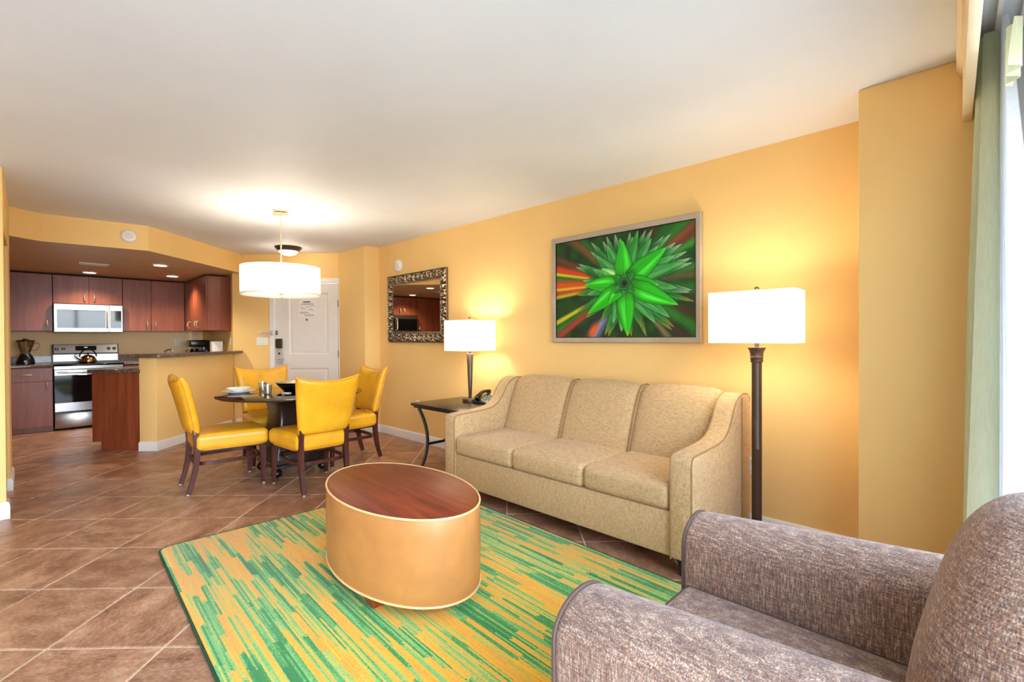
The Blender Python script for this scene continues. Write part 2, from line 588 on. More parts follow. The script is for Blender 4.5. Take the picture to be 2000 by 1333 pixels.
class MB:
    def __init__(s, X=None):
        s.v, s.f, s.mi, s.cur, s.X, s.cols = [], [], [], 0, X, None

    def add(s, vs, fs):
        o = len(s.v)
        if s.X is not None:
            vs = [s.X @ Vector(p) for p in vs]
        s.v += [tuple(p) for p in vs]
        s.f += [tuple(i + o for i in f) for f in fs]
        s.mi += [s.cur] * len(fs)
        return s

    def bm(s, bm):
        bm.verts.index_update()
        return s.add([v.co.copy() for v in bm.verts], [[v.index for v in f.verts] for f in bm.faces])

    def box(s, x0, x1, y0, y1, z0, z1, b=0.0, seg=2):
        vs = [(x, y, z) for z in (z0, z1) for y in (y0, y1) for x in (x0, x1)]
        fs = [(0, 2, 3, 1), (4, 5, 7, 6), (0, 1, 5, 4), (2, 6, 7, 3), (0, 4, 6, 2), (1, 3, 7, 5)]
        if not b:
            return s.add(vs, fs)
        return s._bev(vs, fs, b, seg)

    def _bev(s, vs, fs, b, seg, ang=30):
        bm = bmesh.new()
        V = [bm.verts.new(p) for p in vs]
        for f in fs:
            bm.faces.new([V[i] for i in f])
        bmesh.ops.recalc_face_normals(bm, faces=bm.faces)
        ed = [e for e in bm.edges if len(e.link_faces) == 2 and e.calc_face_angle(0) > math.radians(ang)]
        bmesh.ops.bevel(bm, geom=ed, offset=b, segments=seg, profile=0.5, affect='EDGES', clamp_overlap=True)
        s.bm(bm)
        bm.free()
        return s

    def extr(s, poly, axis, a, b, bev=0.0, seg=2, ang=30):
        """poly: (p,q) outline; axis 'x': p=y,q=z  'y': p=x,q=z  'z': p=x,q=y"""
        def P(p, q, t):
            return {'x': (t, p, q), 'y': (p, t, q), 'z': (p, q, t)}[axis]
        n = len(poly)
        vs = [P(p, q, a) for p, q in poly] + [P(p, q, b) for p, q in poly]
        fs = [tuple(range(n))[::-1], tuple(range(n, 2 * n))] + [(i, (i + 1) % n, n + (i + 1) % n, n + i) for i in range(n)]
        if bev:
            return s._bev(vs, fs, bev, seg, ang)
        bm = bmesh.new()
        V = [bm.verts.new(p) for p in vs]
        for f in fs:
            bm.faces.new([V[i] for i in f])
        bmesh.ops.recalc_face_normals(bm, faces=bm.faces)
        s.bm(bm)
        bm.free()
        return s

    def lathe(s, prof, c=(0, 0, 0), n=24, cap=True):
        vs, rings = [], []
        for r, z in prof:
            if r < 1e-6:
                rings.append([len(vs)])
                vs.append((c[0], c[1], c[2] + z))
            else:
                rings.append(list(range(len(vs), len(vs) + n)))
                vs += [(c[0] + r * math.cos(2 * PI * i / n), c[1] + r * math.sin(2 * PI * i / n), c[2] + z) for i in range(n)]
        fs = []
        for A, B in zip(rings, rings[1:]):
            for i in range(n):
                j = (i + 1) % n
                if len(A) == 1 and len(B) == 1:
                    continue
                if len(A) == 1:
                    fs.append((A[0], B[j], B[i]))
                elif len(B) == 1:
                    fs.append((A[i], A[j], B[0]))
                else:
                    fs.append((A[i], A[j], B[j], B[i]))
        if cap:
            if len(rings[0]) > 1:
                fs.append(tuple(rings[0][::-1]))
            if len(rings[-1]) > 1:
                fs.append(tuple(rings[-1]))
        return s.add(vs, fs)

    def tube(s, pts, r, n=8, closed=False):
        pts = [Vector(p) for p in pts]
        N = len(pts)
        rs = r if isinstance(r, (list, tuple)) else [r] * N
        T = []
        for i in range(N):
            a = pts[(i - 1) % N] if closed or i > 0 else pts[0]
            b = pts[(i + 1) % N] if closed or i < N - 1 else pts[-1]
            T.append((b - a).normalized())
        ref = Vector((0, 0, 1)) if abs(T[0].z) < 0.9 else Vector((1, 0, 0))
        nrm = (ref - T[0] * ref.dot(T[0])).normalized()
        vs = []
        for i in range(N):
            nrm = (nrm - T[i] * nrm.dot(T[i])).normalized()
            bn = T[i].cross(nrm)
            for k in range(n):
                a = 2 * PI * k / n
                vs.append(pts[i] + rs[i] * (math.cos(a) * nrm + math.sin(a) * bn))
        fs = []
        for i in range(N if closed else N - 1):
            for k in range(n):
                i2, k2 = (i + 1) % N, (k + 1) % n
                fs.append((i * n + k, i * n + k2, i2 * n + k2, i2 * n + k))
        if not closed:
            fs.append(tuple(range(n))[::-1])
            fs.append(tuple(range((N - 1) * n, N * n)))
        return s.add(vs, fs)

    def bar(s, pts, w, h, side, closed=False):
        """rectangular section swept along pts; side(i) unit vector for width w; h along cross"""
        pts = [Vector(p) for p in pts]
        N = len(pts)
        vs = []
        for i in range(N):
            a = pts[(i - 1) % N] if closed or i > 0 else pts[0]
            b = pts[(i + 1) % N] if closed or i < N - 1 else pts[-1]
            t = (b - a).normalized()
            sd = side(i) if callable(side) else side
            sd = Vector(sd)
            sd = (sd - t * sd.dot(t)).normalized()
            up = t.cross(sd)
            ww = w[i] if isinstance(w, (list, tuple)) else w
            hh = h[i] if isinstance(h, (list, tuple)) else h
            for a_, b_ in ((-1, -1), (1, -1), (1, 1), (-1, 1)):
                vs.append(pts[i] + sd * (a_ * ww / 2) + up * (b_ * hh / 2))
        fs = []
        for i in range(N if closed else N - 1):
            for k in range(4):
                i2, k2 = (i + 1) % N, (k + 1) % 4
                fs.append((i * 4 + k, i * 4 + k2, i2 * 4 + k2, i2 * 4 + k))
        if not closed:
            fs.append((3, 2, 1, 0))
            fs.append(tuple(range((N - 1) * 4, N * 4)))
        return s.add(vs, fs)

    def grid(s, fn, nu, nv, closed_u=False):
        vs = [fn(i / (nu if closed_u else nu - 1), j / (nv - 1)) for j in range(nv) for i in range(nu)]
        fs = []
        for j in range(nv - 1):
            for i in range(nu if closed_u else nu - 1):
                i2 = (i + 1) % nu
                fs.append((j * nu + i, j * nu + i2, (j + 1) * nu + i2, (j + 1) * nu + i))
        return s.add(vs, fs)

    def rbox(s, c, h, r, n=6, k=4, fn=None):
        """rounded box, grid on each face; fn(x,y,z in local [-h,h]) -> displaced point"""
        def axis(hh):
            inner = [(-1 + 2 * i / n) * (hh - r) for i in range(n + 1)]
            edge = [r * math.tan(PI / 4 * (i / k)) for i in range(1, k + 1)]
            return [-(hh - r) - e for e in edge[::-1]] + inner + [(hh - r) + e for e in edge]
        A = [axis(h[0]), axis(h[1]), axis(h[2])]
        idx, vs, fs = {}, [], []

        def V(p):
            key = tuple(round(x, 6) for x in p)
            if key in idx:
                return idx[key]
            q = Vector([max(-(h[i] - r), min(h[i] - r, p[i])) for i in range(3)])
            d = Vector(p) - q
            o = q + (d.normalized() * r if d.length > 1e-9 else d)
            if fn:
                o = Vector(fn(o.x, o.y, o.z))
            idx[key] = len(vs)
            vs.append((o.x + c[0], o.y + c[1], o.z + c[2]))
            return idx[key]
        for ax in range(3):
            u, v = (ax + 1) % 3, (ax + 2) % 3
            for sgn in (-1, 1):
                for i in range(len(A[u]) - 1):
                    for j in range(len(A[v]) - 1):
                        q = []
                        for a, b in ((i, j), (i + 1, j), (i + 1, j + 1), (i, j + 1)):
                            p = [0, 0, 0]
                            p[ax] = sgn * h[ax]
                            p[u] = A[u][a]
                            p[v] = A[v][b]
                            q.append(V(p))
                        if sgn < 0:
                            q = q[::-1]
                        fs.append(tuple(q))
        return s.add(vs, fs)

    def pillow(s, fn, nu=22, nv=16, edge=8.0, th=0.04):
        """fn(u,v) -> (point, normal), u in [-1,1], v in [0,1]; closed two sided cushion"""
        def sp(n):
            return [0.5 - 0.5 * math.cos(PI * i / n) for i in range(n + 1)]
        US, VS = [2 * x - 1 for x in sp(nu)], sp(nv)
        vs, fs, I = [], [], {}
        for side in (1, -1):
            for j, v in enumerate(VS):
                for i, u in enumerate(US):
                    border = i in (0, nu) or j in (0, nv)
                    if border and side < 0:
                        I[(side, i, j)] = I[(1, i, j)]
                        continue
                    p, nn = fn(u, v)
                    t = th * max(0, 1 - abs(u) ** edge) ** 0.5 * max(0, 1 - abs(2 * v - 1) ** edge) ** 0.5
                    I[(side, i, j)] = len(vs)
                    vs.append(Vector(p) + Vector(nn) * (side * t))
        for side in (1, -1):
            for j in range(nv):
                for i in range(nu):
                    q = [I[(side, i, j)], I[(side, i + 1, j)], I[(side, i + 1, j + 1)], I[(side, i, j + 1)]]
                    fs.append(tuple(q if side > 0 else q[::-1]))
        return s.add(vs, fs)


WM = {}


def _mesh(name, mb, mats, smooth=35, inv=None):
    me = bpy.data.meshes.new(name)
    vs = mb.v
    if inv is not None:
        vs = [tuple(inv @ Vector(p)) for p in vs]
    me.from_pydata(vs, [], mb.f)
    if not isinstance(mats, (list, tuple)):
        mats = [mats]
    for m_ in mats:
        me.materials.append(m_)
    if len(mats) > 1:
        me.polygons.foreach_set('material_index', mb.mi)
    bm = bmesh.new()
    bm.from_mesh(me)
    bmesh.ops.recalc_face_normals(bm, faces=bm.faces)
    bm.to_mesh(me)
    bm.free()
    if mb.cols is not None:
        ca = me.color_attributes.new('Col', 'FLOAT_COLOR', 'POINT')
        ca.data.foreach_set('color', np.asarray(mb.cols, dtype=np.float32).ravel())
    if smooth:
        me.shade_smooth()
        me.set_sharp_from_angle(angle=math.radians(smooth))
    me.update()
    return me


def part(name, mb, mat, parent, smooth=35, label=None):
    """mesh given in world coordinates, stored in the parent's space"""
    inv = WM[parent].inverted()
    o = bpy.data.objects.new(name, _mesh(name, mb, mat, smooth, inv))
    COL.objects.link(o)
    o.parent = parent
    WM[o] = WM[parent].copy()
    if label:
        o['label'] = label
    return o


def tag(o, label, cat, group=None):
    o['label'] = label
    o['category'] = cat
    if group:
        o['group'] = group
    return o


def thing(name, label, cat, loc=(0, 0, 0), rotz=0.0, group=None):
    o = bpy.data.objects.new(name, None)
    o.empty_display_size = 0.05
    COL.objects.link(o)
    o.location = loc
    o.rotation_euler = (0, 0, rotz)
    WM[o] = Matrix.Translation(Vector(loc)) @ Matrix.Rotation(rotz, 4, 'Z')
    return tag(o, label, cat, group)


def single(name, label, cat, mb, mat, loc=(0, 0, 0), rotz=0.0, group=None, smooth=35):
    """a thing that is one mesh; mesh in world coordinates"""
    W = Matrix.Translation(Vector(loc)) @ Matrix.Rotation(rotz, 4, 'Z')
    o = bpy.data.objects.new(name, _mesh(name, mb, mat, smooth, W.inverted()))
    COL.objects.link(o)
    o.location = loc
    o.rotation_euler = (0, 0, rotz)
    WM[o] = W
    return tag(o, label, cat, group)


def struct(name, mb, mat, smooth=35, loc=(0, 0, 0), rotz=0.0):
    W = Matrix.Translation(Vector(loc)) @ Matrix.Rotation(rotz, 4, 'Z')
    o = bpy.data.objects.new(name, _mesh(name, mb, mat, smooth, W.inverted()))
    COL.objects.link(o)
    o.location = loc
    o.rotation_euler = (0, 0, rotz)
    WM[o] = W
    o['kind'] = 'structure'
    return o


def copy_tree(o, parent=None):
    c = o.copy()
    COL.objects.link(c)
    if parent is not None:
        c.parent = parent
    for ch in [x for x in o.children]:
        copy_tree(ch, c)
    return c


def frame(loc, rotz):
    return Matrix.Translation(Vector(loc)) @ Matrix.Rotation(rotz, 4, 'Z')
# ================================================================ the setting
CEIL, SOF = 2.51, 2.24
YW = 3.345           # long right wall
XWIN = 0.32          # window wall

fl = struct('floor', MB().box(-10.0, 0.9, -3.2, 3.5, -0.08, -0.004), M['grout'], 0)
# tiles laid on the diagonal
PT = 0.479
ta = math.radians(45.7)
tu, tv = Vector((math.cos(ta), math.sin(ta), 0)), Vector((-math.sin(ta), math.cos(ta), 0))
hw = (PT - 0.0095) / 2
tile_mb = MB().box(-hw, hw, -hw, hw, -0.012, 0.0, 0.003, 1)
tile_me = _mesh('tile', tile_mb, M['tile'], 0)
for i in range(-22, 8):
    for j in range(-6, 24):
        c = tu * (0.022 + (i + 0.5) * PT) + tv * (1.990 + (j + 0.5) * PT)
        x, y = c.x, c.y
        if not (-9.75 < x < 0.45 and -2.4 < y < 3.5):
            continue
        if x < -5.2 and y < -1.3:
            continue
        if y > 2.6 + (x + 9.0) * 1.0 and x < -7.6:      # behind the kitchen wall
            continue
        if -3.0 < x < -1.4 and 0.95 < y < 1.95:          # wholly under the rug
            continue
        o = bpy.data.objects.new('tile', tile_me)
        COL.objects.link(o)
        o.parent = fl
        o.location = (x, y, random.uniform(-0.0006, 0.0004))
        o.rotation_euler = (0, 0, ta + random.choice((0, PI / 2, PI, -PI / 2)))

struct('ceiling', MB().box(-10.0, 0.9, -3.2, 3.5, CEIL, CEIL + 0.06), M['ceiling'], 0)
struct('wall_right', MB().box(-7.2, 0.5, YW, YW + 0.12, 0, CEIL), M['wall'], 0)
struct('wall_pillar', MB().extr([(-0.44, 2.925), (0.5, 2.925), (0.5, 3.40), (-0.44, 3.40)], 'z', 0, CEIL, 0.006, 2), M['wall'])
struct('wall_column', MB().extr([(-5.835, 3.125), (-5.835, 3.40), (-6.9, 3.40), (-6.62, 3.125)], 'z', 0, CEIL, 0.006, 2), M['wall'])

# entrance wall (turned), local x along the wall, y into it
DL, DA = (-7.725, 2.195, 0), math.radians(39.6)
XD = frame(DL, DA)
dw = MB(XD)
dw.box(-0.16, 0.45, 0, 0.12, 0, CEIL)
dw.box(0.45, 1.49, 0, 0.12, 2.085, CEIL)
dw.box(1.49, 1.75, 0, 0.12, 0, CEIL)
struct('wall_entrance', dw, M['wall'], 0)

# kitchen shell
struct('wall_kitchen_back', MB().box(-9.97, -9.85, -1.8, 2.3, 0, SOF + 0.1), M['wall_k'], 0)
struct('wall_kitchen_right', MB().box(-9.9, -7.80, 2.15, 2.25, 0, SOF + 0.1), M['wall'], 0)
struct('wall_kitchen_left', MB().box(-9.9, -6.26, -1.85, -1.75, 0, SOF + 0.1), M['wall_k'], 0)
sof = MB()
poly = [(-6.375, -0.13), (-6.53, 0.078), (-6.456, 0.913), (-7.735, 2.19), (-7.86, 2.26), (-9.97, 2.26), (-9.97, -1.85), (-6.375, -1.85)]
sof.extr(poly, 'z', SOF, CEIL)
so_me = sof
sof.mi = [1 if all(abs(sof.v[i][2] - SOF) < 1e-4 for i in f) else 0 for f in sof.f]
struct('ceiling_kitchen', sof, [M['wall'], M['soffit']], 0)

# half wall that carries the bar: line x+y = -5.70
b0 = Vector((-6.705, 1.006))
dd = Vector((-1, 1)).normalized()
nn_ = Vector((-1, -1)).normalized()
hwpoly = [b0, b0 + nn_ * 0.2, b0 + nn_ * 0.2 + dd * 1.60, b0 + dd * 1.52]
struct('wall_bar', MB().extr([(p.x, p.y) for p in hwpoly], 'z', 0, 1.068, 0.008, 2), M['wall'])

# left wall with the doorway, living-room return wall, hall behind
lw = MB()
lw.box(-6.375, -5.85, -0.25, -0.13, 0, CEIL)
lw.box(-5.85, -5.07, -0.25, -0.13, 2.07, CEIL)
struct('wall_left', lw, M['wall'], 0)
struct('wall_left_return', MB().box(-5.07, -4.955, -3.1, -0.13, 0, CEIL, 0.006, 2), M['wall'])
struct('wall_hall', MB().box(-6.4, -5.0, -1.9, -1.75, 0, CEIL).box(-6.375, -6.26, -1.85, -0.25, 0, CEIL), M['wall'], 0)
struct('wall_south', MB().box(-5.0, 0.5, -3.1, -3.0, 0, CEIL), M['ceiling'], 0)

# window wall with a wide opening
WY0, WY1, WZ0, WZ1 = -2.85, 2.45, 0.12, 2.24
ww = MB()
ww.box(XWIN, XWIN + 0.15, -3.1, WY0, 0, CEIL)
ww.box(XWIN, XWIN + 0.15, WY1, 3.0, 0, CEIL)
ww.box(XWIN, XWIN + 0.15, WY0, WY1, 0, WZ0)
ww.box(XWIN, XWIN + 0.15, WY0, WY1, WZ1, CEIL)
struct('wall_window', ww, M['trim'], 0)
wf = MB()
fw = 0.05
for y0, y1 in ((WY0, WY0 + fw), (WY1 - fw, WY1), (-0.62, -0.56), (0.93, 0.99)):
    wf.box(XWIN + 0.03, XWIN + 0.09, y0, y1, WZ0, WZ1)
wf.box(XWIN + 0.03, XWIN + 0.09, WY0, WY1, WZ0, WZ0 + fw)
wf.box(XWIN + 0.03, XWIN + 0.09, WY0, WY1, WZ1 - fw, WZ1)
wf.box(XWIN + 0.03, XWIN + 0.09, WY0, WY1, 1.02, 1.07)
win = struct('window_1', wf, M['trim'], 0)
for a, b in ((WY0 + fw, -0.62), (-0.56, 0.93), (0.99, WY1 - fw)):
    for c, d in ((WZ0 + fw, 1.02), (1.07, WZ1 - fw)):
        part('pane', MB().box(XWIN + 0.056, XWIN + 0.062, a, b, c, d), M['glass'], win, 0)

# baseboards
def board(name, pts, h=0.105, t=0.016, close=False):
    """pts: wall line in plan, room on the left of the direction of travel"""
    mb = MB()
    P = [Vector(p) for p in pts]
    off = []
    for i, p in enumerate(P):
        d0 = (P[i] - P[i - 1]).normalized() if i > 0 else None
        d1 = (P[i + 1] - P[i]).normalized() if i < len(P) - 1 else None
        n0 = Vector((-d0.y, d0.x)) if d0 else None
        n1 = Vector((-d1.y, d1.x)) if d1 else None
        if n0 and n1:
            n = (n0 + n1)
            n = n / (1 + n0.dot(n1))
        else:
            n = n0 or n1
        off.append(n)
    prof = [(0.0, 0.0), (t, 0.0), (t, h - 0.025), (t * 0.75, h - 0.012), (t * 0.55, h - 0.004), (t * 0.3, h), (0.0, h)]
    vs, fs = [], []
    k = len(prof)
    for p, n in zip(P, off):
        for a, z in prof:
            q = p + n * a
            vs.append((q.x, q.y, z))
    for i in range(len(P) - 1):
        for j in range(k):
            j2 = (j + 1) % k
            fs.append((i * k + j, i * k + j2, (i + 1) * k + j2, (i + 1) * k + j))
    fs.append(tuple(range(k)))
    fs.append(tuple(range((len(P) - 1) * k, len(P) * k)))
    mb.add(vs, fs)
    return struct(name, mb, M['trim'], 40)


board('baseboard_right', [(-0.44, YW), (-5.835, YW), (-5.835, 3.125), (-6.62, 3.125)])
board('baseboard_pillar', [(XWIN, 2.925), (-0.44, 2.925), (-0.44, YW)])
bpts = [b0 + dd * 1.45, b0, b0 + nn_ * 0.2]
board('baseboard_bar', [(p.x, p.y) for p in bpts])
board('baseboard_left', [(-6.375, -0.25), (-6.375, -0.13), (-5.85, -0.13), (-5.85, -0.25)])
board('baseboard_left_return', [(-5.07, -0.30), (-5.07, -0.13), (-4.955, -0.13), (-4.955, -3.0)], 0.12)
eb = [XD @ Vector((s_, 0, 0)) for s_ in (-0.10, 0.41)]
board('baseboard_entrance', [(p.x, p.y) for p in eb][::-1])

# ---------------------------------------------------------------- entrance door
dr = bpy.data.objects.new('door_1', None)
COL.objects.link(dr)
dr.location = DL
dr.rotation_euler = (0, 0, DA)
WM[dr] = XD.copy()
dr['kind'] = 'structure'
tr = MB(XD)
tr.box(0.421, 0.496, -0.018, 0.10, 0, 2.14, 0.004, 1)
tr.box(1.467, 1.52, -0.018, 0.10, 0, 2.14, 0.004, 1)
tr.box(0.421, 1.52, -0.020, 0.10, 2.072, 2.142, 0.004, 1)
part('door_casing', tr, M['trim'], dr)


def raised_panel_leaf(mb, x0, x1, z0, z1, yf, panels, t=0.042):
    """leaf with recessed and raised panels, front face at y=yf (room side is -y)"""
    xs = sorted({x0, x1, *[p[0] for p in panels], *[p[1] for p in panels]})
    zs = sorted({z0, z1, *[p[2] for p in panels], *[p[3] for p in panels]})
    for i in range(len(xs) - 1):
        for j in range(len(zs) - 1):
            cx, cz = (xs[i] + xs[i + 1]) / 2, (zs[j] + zs[j + 1]) / 2
            if any(p[0] < cx < p[1] and p[2] < cz < p[3] for p in panels):
                continue
            mb.box(xs[i], xs[i + 1], yf, yf + t, zs[j], zs[j + 1])
    for a, b, c, d in panels:
        lv = [(0, 0.0), (0.012, 0.010), (0.022, 0.012), (0.060, 0.004), (0.062, 0.004)]
        vs, fs = [], []
        for ins, dep in lv:
            vs += [(a + ins, yf + dep, c + ins), (b - ins, yf + dep, c + ins), (b - ins, yf + dep, d - ins), (a + ins, yf + dep, d - ins)]
        for k in range(len(lv) - 1):
            for q in range(4):
                q2 = (q + 1) % 4
                fs.append((k * 4 + q, k * 4 + q2, (k + 1) * 4 + q2, (k + 1) * 4 + q))
        k = (len(lv) - 1) * 4
        fs.append((k, k + 1, k + 2, k + 3))
        mb.add(vs, fs)


leaf = MB(XD)
raised_panel_leaf(leaf, 0.500, 1.462, 0.01, 2.066, 0.012, [(0.705, 1.295, 1.045, 1.935), (0.705, 1.295, 0.14, 0.845)])
lf = part('door_leaf', leaf, M['door'], dr, 20)
lock = MB(XD)
lock.box(0.520, 0.612, -0.012, 0.014, 0.90, 1.135, 0.006, 2)
lk = part('lock_plate', lock, M['satin_lock'], dr)
part('keypad', MB(XD).box(0.520, 0.612, -0.034, 0.0, 1.135, 1.275, 0.008, 2), M['bronze'], dr)
lev = MB(XD)
lev.tube([(0.566, -0.012, 0.985), (0.566, -0.055, 0.985)], 0.013, 12)
lev.tube([(0.566, -0.013, 0.985), (0.566, -0.018, 0.985)], 0.031, 20)
lev.tube([(0.560, -0.052, 0.985), (0.60, -0.054, 0.987), (0.66, -0.052, 0.990)], [0.011, 0.009, 0.008], 10)
part('door_lever', lev, M['satin_lock'], dr)
part('key_cylinder', MB(XD).tube([(0.566, -0.012, 1.06), (0.566, -0.017, 1.06)], 0.014, 14), M['black'], dr)
for z in (1.78, 1.05, 0.25):
    part('hinge', MB(XD).box(1.450, 1.464, -0.004, 0.016, z - 0.05, z + 0.05).tube([(1.458, -0.006, z - 0.05), (1.458, -0.006, z + 0.05)], 0.006, 8), M['bronze'], dr)
sl = MB(XD)
sl.box(0.440, 0.476, -0.032, -0.016, 1.325, 1.395, 0.003, 1)
sl.tube([(0.458, -0.036, 1.372), (0.34, -0.050, 1.370), (0.27, -0.050, 1.368)], 0.007, 8)
sl.tube([(0.458, -0.036, 1.350), (0.34, -0.050, 1.352), (0.27, -0.050, 1.354)], 0.007, 8)
sl.tube([(0.27, -0.050, 1.368), (0.262, -0.050, 1.361), (0.27, -0.050, 1.354)], 0.007, 8)
part('security_latch', sl, M['satin_lock'], dr)
for z in (1.345, 1.378):
    part('latch_stud', MB(XD).tube([(0.525, 0.012, z), (0.525, -0.014, z)], 0.013, 12), M['steel'], dr)
part('peephole', MB(XD).tube([(0.974, 0.016, 1.548), (0.974, 0.005, 1.548)], 0.012, 14), M['bronze'], dr)

# evacuation notice on the door
nt = thing('door_notice', 'small printed white notice fixed to the white entrance door above the peephole', 'notice', tuple(XD @ Vector((0.99, 0.013, 1.60))), DA)
part('sheet', MB(XD).box(0.855, 1.125, 0.0125, 0.0150, 1.585, 1.845), M['paper'], nt, 0)
ink = MB(XD)
dark = MB(XD)
dark.box(0.92, 1.03, 0.0118, 0.0126, 1.800, 1.815)
for k, (a, b, z) in enumerate(((0.90, 1.08, 1.780), (0.875, 1.09, 1.765), (0.875, 0.93, 1.725), (0.955, 1.02, 1.735), (1.03, 1.10, 1.745), (0.89, 0.97, 1.705), (1.0, 1.06, 1.690), (0.87, 0.99, 1.655), (0.87, 1.02, 1.640), (0.93, 1.10, 1.615), (0.95, 1.08, 1.602))):
    ink.box(a, b, 0.0118, 0.0126, z, z + 0.006)
ink.tube([(1.02, 0.0122, 1.73), (1.06, 0.0122, 1.70), (1.09, 0.0122, 1.66)], 0.002, 4)
part('heading', dark, M['ink_dark'], nt, 0)
part('print_lines', ink, M['ink'], nt, 0)

# light switch beside the door
sw = thing('light_switch', 'white triple rocker light switch on the yellow wall left of the entrance door', 'switch', tuple(XD @ Vector((0.302, 0, 1.238))), DA)
part('plate', MB(XD).box(0.214, 0.390, -0.007, 0.0, 1.178, 1.298, 0.003, 1), M['plastic_w'], sw)
for k in range(3):
    x = 0.302 + (k - 1) * 0.047
    part('rocker', MB(XD).box(x - 0.016, x + 0.016, -0.012, -0.005, 1.205, 1.271, 0.002, 1), M['plastic_w'], sw)


def outlet(loc, rz, label, name='wall_outlet'):
    X = frame(loc, rz)          # local: face towards -y
    t = thing(name, label, 'outlet', loc, rz, None)
    part('plate', MB(X).box(-0.036, 0.036, -0.006, 0.0, -0.058, 0.058, 0.003, 1), M['plastic_w'], t)
    for z in (-0.026, 0.026):
        part('socket', MB(X).box(-0.018, 0.018, -0.009, -0.004, z - 0.018, z + 0.018, 0.004, 2), M['ivory'], t)
    return t


outlet((-1.083, YW, 0.42), 0, 'white outlet on the yellow wall behind the floor lamp')
outlet((-4.93, YW, 0.45), 0, 'white outlet on the yellow wall under the left corner of the end table')
outlet((-9.85, 1.773, 1.23), PI / 2, 'white outlet on the kitchen back wall left of the coffee maker')
outlet((-8.175, 2.15, 1.235), 0, 'white outlet under the end of the right-hand kitchen wall cabinets')
# ================================================================ kitchen
def handle_v(mb, c, h=0.10, nrm=(1, 0, 0)):
    n = Vector(nrm)
    c = Vector(c)
    z = Vector((0, 0, 1))
    pts = [c - z * h / 2, c - z * h / 2 + n * 0.022, c - z * h * 0.25 + n * 0.028, c + n * 0.030, c + z * h * 0.25 + n * 0.028, c + z * h / 2 + n * 0.022, c + z * h / 2]
    mb.tube(pts, [0.0085, 0.007, 0.008, 0.0125, 0.008, 0.007, 0.0085], 8)
    return mb


def handle_h(mb, c, w=0.12, nrm=(1, 0, 0), along=(0, 1, 0)):
    n, a, c = Vector(nrm), Vector(along), Vector(c)
    pts = [c - a * w / 2, c - a * w / 2 + n * 0.022, c - a * w * 0.25 + n * 0.028, c + n * 0.03, c + a * w * 0.25 + n * 0.028, c + a * w / 2 + n * 0.022, c + a * w / 2]
    mb.tube(pts, [0.0085, 0.007, 0.008, 0.0125, 0.008, 0.007, 0.0085], 8)
    return mb


G = 0.002
UP = 'kitchen wall cabinets'


def upper(label, y0, y1, z0, z1, splits, hands):
    t = thing('wall_cabinet', label, 'cabinet', (-9.675, (y0 + y1) / 2, z0), 0, UP)
    part('body', MB().box(-9.85, -9.522, y0 + 0.001, y1 - 0.001, z0, z1), M['cherry'], t, 0)
    ys = [y0] + splits + [y1]
    for k in range(len(ys) - 1):
        d = part('door', MB().box(-9.521, -9.50, ys[k] + G, ys[k + 1] - G, z0 + 0.002, z1 - 0.002, 0.002, 1), M['cherry'], t)
        hy, hz = hands[k]
        part('handle', handle_v(MB(), (-9.50, hy, hz)), M['nickel'], d)
    return t


upper('cherry wall cabinet above the blender, left of the microwave', -0.24, 0.226, 1.402, 2.215, [], [(0.168, 1.50)])
upper('cherry wall cabinet at the far left, mostly hidden by the left wall', -1.20, -0.244, 1.402, 2.215, [-0.72], [(-0.77, 1.50), (-0.67, 1.50)])
upper('short two-door cherry cabinet directly above the microwave', 0.230, 1.008, 1.802, 2.215, [0.62], [(0.57, 1.90), (0.68, 1.90)])
upper('tall two-door cherry wall cabinet right of the microwave', 1.012, 1.815, 1.402, 2.215, [1.368], [(1.317, 1.50), (1.42, 1.50)])
# cabinet on the right-hand kitchen wall, doors face -y
t = thing('wall_cabinet', 'cherry wall cabinet on the right kitchen wall showing its flat end panel', 'cabinet', (-8.9, 2.0, 1.402), 0, UP)
part('body', MB().box(-9.50, -8.136, 1.842, 2.148, 1.402, 2.215, 0.002, 1), M['cherry'], t)
for a, b, hx in ((-9.49, -9.08, -9.14), (-9.08, -8.62, -8.685), (-8.62, -8.136, -8.56)):
    d = part('door', MB().box(a + G, b - G, 1.820, 1.841, 1.404, 2.213, 0.002, 1), M['cherry'], t)
    part('handle', handle_v(MB(), (hx, 1.820, 1.50), 0.10, (0, -1, 0)), M['nickel'], d)

BASE = 'kitchen base cabinets'


def base_unit(label, y0, y1, hand):
    t = thing('base_cabinet', label, 'cabinet', (-9.5, (y0 + y1) / 2, 0), 0, BASE)
    part('body', MB().box(-9.845, -9.202, y0 + 0.001, y1 - 0.001, 0.075, 0.888), M['cherry'], t, 0)
    part('toe_kick', MB().box(-9.80, -9.25, y0 + 0.001, y1 - 0.001, 0.0, 0.075), M['cherry'], t, 0)
    d = part('drawer', MB().box(-9.201, -9.18, y0 + G, y1 - G, 0.703, 0.884, 0.002, 1), M['cherry'], t)
    part('handle', handle_h(MB(), (-9.18, (y0 + y1) / 2, 0.80)), M['nickel'], d)
    d = part('door', MB().box(-9.201, -9.18, y0 + G, y1 - G, 0.078, 0.699, 0.002, 1), M['cherry'], t)
    part('handle', handle_v(MB(), (-9.18, hand, 0.635)), M['nickel'], d)
    return t


